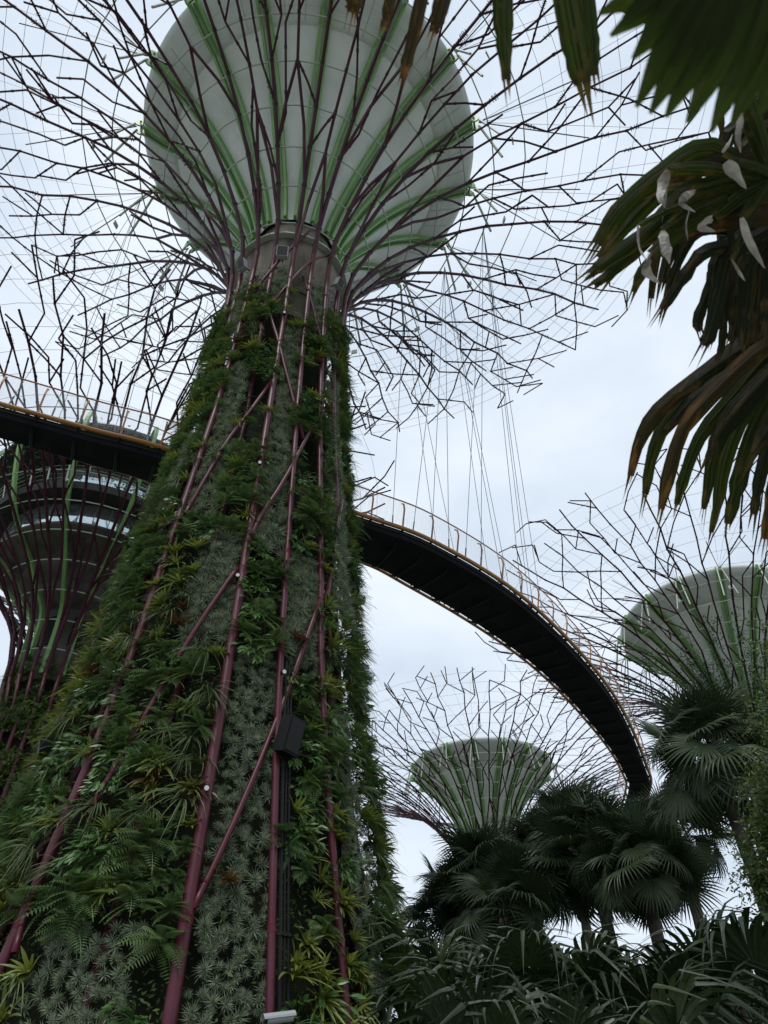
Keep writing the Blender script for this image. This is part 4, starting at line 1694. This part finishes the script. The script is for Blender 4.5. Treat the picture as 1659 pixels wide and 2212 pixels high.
def strip(m, px, t, w, rg, mi=0, fold=.18, ragged=True, taper=.72, nseg=14):
    """leaf blade through the picture points px (x, y[, t scale]) at distance t, w = width in m"""
    P = np.array([at(p[0], p[1], t * (p[2] if len(p) > 2 else 1.0)) for p in px])
    P = spline(P, nseg)
    k = len(P)
    wd = []
    for i in range(k):
        q = i / (k - 1)
        x = 1.0 if q < .62 else 1 - (1 - taper) * ((q - .62) / .38) ** 1.3
        if ragged and q > .6:
            x *= rg.uniform(.72, 1.1)
        wd.append(w * x * (0.75 + .25 * min(1, q * 4)))
    view = [nrmz(p - np.array([0, 0, CAM_H])) * -1 + np.array([.15, 0, .35]) for p in P]
    k0 = m.n
    m.ribbon(P, wd, view, fold, mi)
    bid = rg.uniform(0, 50)
    for i in range(k):
        for q in range(3):
            m.uv[k0 + i * 3 + q] = (q - 1.0, i / (k - 1), bid)
    if ragged:
        # torn tip: uneven teeth that start inside the blade
        d = nrmz(P[-1] - P[-2])
        s2 = nrmz(np.cross(d, view[-1]))
        n_t = rg.choice((2, 3, 4))
        for q in range(n_t):
            b = P[-1] - d * w * .5 + s2 * (-.5 + (q + .5) / n_t) * wd[-1]
            ln = w * rg.uniform(.7, 2.4)
            hw = wd[-1] * .55 / n_t
            for e_ in range(3):
                m.uv[m.n + e_] = (-1 + 2 * (q + .5) / n_t, 1.0 + .2 * (e_ == 2), bid)
            m.add([b - s2 * hw, b + s2 * hw, b + d * ln + s2 * rg.uniform(-.15, .15) * w], [(0, 1, 2)], mi)


rg = random.Random(31)
# out-of-focus fan right above the camera
m = M()
t0 = .56
for tip, mid in (((1294, 30), (1420, -40)), ((1318, 78), (1440, -20)), ((1366, 128), (1455, 20)), ((1374, 232), (1465, 60)), ((1404, 246), (1490, 90)), ((1438, 254), (1520, 100)),
                 ((1484, 266), (1560, 110)), ((1536, 286), (1610, 110)), ((1580, 270), (1650, 110)), ((1640, 250), (1690, 110)), ((1700, 230), (1730, 110)), ((1345, 40), (1470, -60))):
    hub = (1760, -330)
    strip(m, [hub, (mid[0] * .5 + hub[0] * .5 - 12, mid[1] * .5 + hub[1] * .5 - 5), mid, tip], t0, .027, rg, 0, .16, False, .10, 20)
m.build('leaf', MT['topleaf'], palm, pf)
# blades hanging into the top edge
m = M()
strip(m, [(950, -120), (915, -20), (890, 90), (869, 172)], 1.15, .021, rg, 0, .2)
strip(m, [(1000, -120), (962, -20), (945, 40), (936, 72)], 1.15, .026, rg, 0, .2)
m.build('leaf', MT['brown'], palm, pf)
m = M()
strip(m, [(1090, -120), (1086, -10), (1088, 70), (1094, 174)], 1.1, .030, rg, 0, .25, True, .55)
m.build('leaf', MT['olive'], palm, pf)
m = M()
strip(m, [(1205, -120), (1222, -10), (1240, 90), (1258, 182)], 1.05, .036, rg, 0, .22)
strip(m, [(1255, -120), (1266, -10), (1276, 80), (1282, 165)], 1.08, .024, rg, 0, .22)
m.build('leaf', MT['olive'], palm, pf)
m = M()
strip(m, [(770, -90), (768, -20), (764, 10), (760, 30)], 1.2, .03, rg, 0, .2)
strip(m, [(850, -90), (846, -20), (838, 20), (830, 60)], 1.2, .018, rg, 0, .2)
m.build('leaf', MT['brown'], palm, pf)
# big drooping leaf whose blades sweep left and down
t1 = 1.75
hub = (1650, 400)
m = M()
for px, w in (([hub, (1530, 320), (1420, 385), (1340, 455), (1290, 530)], .048), ([hub, (1530, 350), (1420, 420), (1352, 490), (1296, 560)], .044),
              ([hub, (1500, 405), (1400, 500), (1310, 565), (1274, 592)], .036), ([hub, (1490, 430), (1400, 515), (1325, 585), (1282, 616)], .034),
              ([hub, (1500, 440), (1420, 500), (1360, 545), (1313, 603)], .034), ([hub, (1540, 445), (1450, 520), (1392, 580), (1368, 632)], .030)):
    strip(m, px, t1 * rg.uniform(.96, 1.05), w, rg, 0, .22, True, .6)
m.build('leaf', MT['olive'], palm, pf)
m = M()
for px, w in (([(1660, 420), (1560, 395), (1470, 420), (1428, 490), (1406, 645)], .030), ([(1670, 490), (1570, 470), (1480, 490), (1446, 550), (1430, 612)], .038),
              ([(1670, 510), (1580, 495), (1500, 505), (1456, 590), (1434, 668)], .030), ([(1690, 520), (1600, 530), (1520, 545), (1470, 610), (1430, 668)], .034)):
    strip(m, px, t1 * rg.uniform(1.0, 1.1), w, rg, 0, .22, True, .6)
m.build('leaf', MT['shadeleaf'], palm, pf)
m = M()
for px, w in (([(1660, 500), (1570, 545), (1534, 620), (1508, 690), (1512, 716)], .028), ([(1665, 490), (1580, 550), (1553, 640), (1532, 720), (1520, 748)], .036),
              ([(1665, 490), (1588, 550), (1562, 640), (1546, 700), (1537, 738)], .026), ([(1670, 490), (1590, 560), (1568, 650), (1560, 740), (1550, 776)], .020),
              ([(1675, 490), (1604, 560), (1592, 650), (1585, 700), (1578, 738)], .030), ([(1680, 490), (1622, 560), (1610, 650), (1604, 745)], .034),
              ([(1690, 490), (1648, 560), (1638, 650), (1628, 730)], .042), ([(1700, 500), (1672, 560), (1664, 640), (1652, 700)], .040)):
    strip(m, px, t1 * rg.uniform(1.0, 1.1), w, rg, 0, .22, True, .65)
m.build('leaf', MT['shadeleaf'], palm, pf)
# dead brown layer in between
m = M()
for px, w in (([(1700, 330), (1600, 345), (1520, 360), (1456, 392)], .05), ([(1700, 370), (1600, 390), (1540, 405), (1496, 425)], .05),
              ([(1700, 470), (1610, 470), (1530, 485), (1452, 515)], .045), ([(1700, 440), (1600, 440), (1540, 455), (1490, 480)], .04)):
    strip(m, px, t1 * .97, w, rg, 0, .15)
m.build('leaf', MT['brown'], palm, pf)
# crown heart: dark leaf bases close to the trunk
m = M()
for k in range(44):
    x = rg.uniform(1560, 1700)
    y = rg.uniform(190, 640)
    strip(m, [(1780, y - 120), (1720, y - 60), (x, y), (x - rg.uniform(0, 45), y + rg.uniform(60, 150))], t1 * rg.uniform(1.0, 1.25), rg.uniform(.03, .06), rg, 0, .25, True, .3)
m.build('leaf', MT['shadeleaf'], palm, pf)
# curled bleached tips hanging from broken blades
for pts, w in (([(1444, 366), (1430, 402), (1428, 432), (1440, 452)], .028), ([(1440, 405), (1436, 440), (1430, 482)], .008), ([(1500, 412), (1480, 425), (1472, 440), (1502, 458)], .024),
               ([(1568, 350), (1586, 372), (1612, 408)], .034), ([(1604, 246), (1594, 290), (1600, 330)], .022), ([(1430, 500), (1440, 540), (1446, 570)], .030),
               ([(1404, 550), (1396, 585), (1424, 612)], .030), ([(1540, 470), (1514, 490), (1546, 500)], .026), ([(1612, 205), (1640, 192), (1655, 210)], .03),
               ([(1268, 95), (1285, 140), (1302, 182)], .012), ([(1490, 450), (1482, 485), (1486, 520)], .008), ([(1602, 470), (1618, 520), (1652, 580)], .026),
               ([(1580, 560), (1598, 590), (1610, 608)], .010), ([(1378, 485), (1380, 530), (1394, 560)], .010), ([(1560, 330), (1574, 310), (1582, 290)], .010)):
    if pts[0][1] < 150:
        continue
    m = M()
    hx, hy = 1665 - pts[0][0], 400 - pts[0][1]
    hl = math.hypot(hx, hy)
    strip(m, [(pts[0][0] + hx * min(1, 150 / hl), pts[0][1] + hy * min(1, 150 / hl) - 14), (pts[0][0] + hx * 70 / hl, pts[0][1] + hy * 70 / hl - 12), (pts[0][0] + 2, pts[0][1] + 2)], t1 * .95, w * .9 + .006, rg, 0, .3, False, .8)
    m.build('leaf', MT['olive'], palm, pf)
    P3 = spline([at(x, y, t1 * .93 * rg.uniform(.98, 1.03)) for x, y in pts], 9)
    n0 = nrmz(at(pts[0][0], pts[0][1], 1) - np.array([0, 0, CAM_H])) * -1
    tilt = np.array([rg.uniform(-.6, .6), rg.uniform(-.4, .2), rg.uniform(-.3, .3)])
    m = M()
    nl_ = [nrmz(n0 + tilt + np.array([.5 * math.sin(q * .7), 0, .35 * math.cos(q)])) for q in range(9)]
    m.ribbon(P3, [w * q * rg.uniform(.8, 1.1) for q in (.45, .75, .85, .8, .72, .6, .48, .3, .05)], nl_, .22)
    m.build('dead_leaf_tip', MT['pale'], palm, pf)
# lower leaf arching from the right edge down to the left
m = M()
t2 = 1.95
for px, w, mi in (([(1760, 660), (1640, 715), (1530, 800), (1430, 880), (1383, 950), (1362, 1028)], .042, 1), ([(1760, 675), (1640, 735), (1540, 810), (1450, 895), (1410, 980), (1394, 1068)], .044, 0),
                  ([(1760, 690), (1650, 750), (1560, 830), (1480, 920), (1446, 1020), (1428, 1100)], .044, 1), ([(1770, 700), (1660, 770), (1590, 850), (1515, 940), (1478, 1030), (1462, 1090)], .040, 0),
                  ([(1775, 715), (1670, 785), (1600, 870), (1545, 970), (1530, 1050), (1520, 1100)], .038, 0), ([(1780, 725), (1680, 800), (1610, 890), (1568, 990), (1552, 1080), (1536, 1150)], .040, 0),
                  ([(1790, 740), (1700, 815), (1640, 910), (1604, 1010), (1586, 1080), (1572, 1132)], .044, 0),
                  ([(1800, 760), (1720, 840), (1668, 940), (1640, 1040), (1628, 1112)], .042, 2), ([(1810, 780), (1740, 860), (1700, 950), (1672, 1060), (1652, 1165)], .05, 1),
                  ([(1760, 690), (1640, 735), (1550, 790), (1470, 850)], .05, 2), ([(1800, 720), (1700, 780), (1625, 850), (1560, 930), (1530, 990)], .055, 2),
                  ([(1790, 700), (1680, 745), (1580, 800), (1500, 860), (1440, 930)], .05, 2), ([(1820, 760), (1740, 830), (1680, 900), (1630, 980)], .06, 2)):
    strip(m, px, t2 * rg.uniform(.96, 1.07), w, rg, mi, .2, True, .42)
m.build('leaf', [MT['olive'], MT['brown'], MT['shadeleaf']], palm, pf)
# the rest of its crown, above and behind the frame
for k in range(9):
    az = R_(-60 + 30 * k)
    d = (math.cos(az), math.sin(az), .35 + .2 * (k % 3))
    if d[0] < -.2 or d[1] > .6:
        continue
    mw = Matrix.Translation(Vector(PCR - pf)) @ orient(d) @ Matrix.Scale(1.0, 4)
    leaf_obj('fan', k % 4, 'palm', palm, mw)
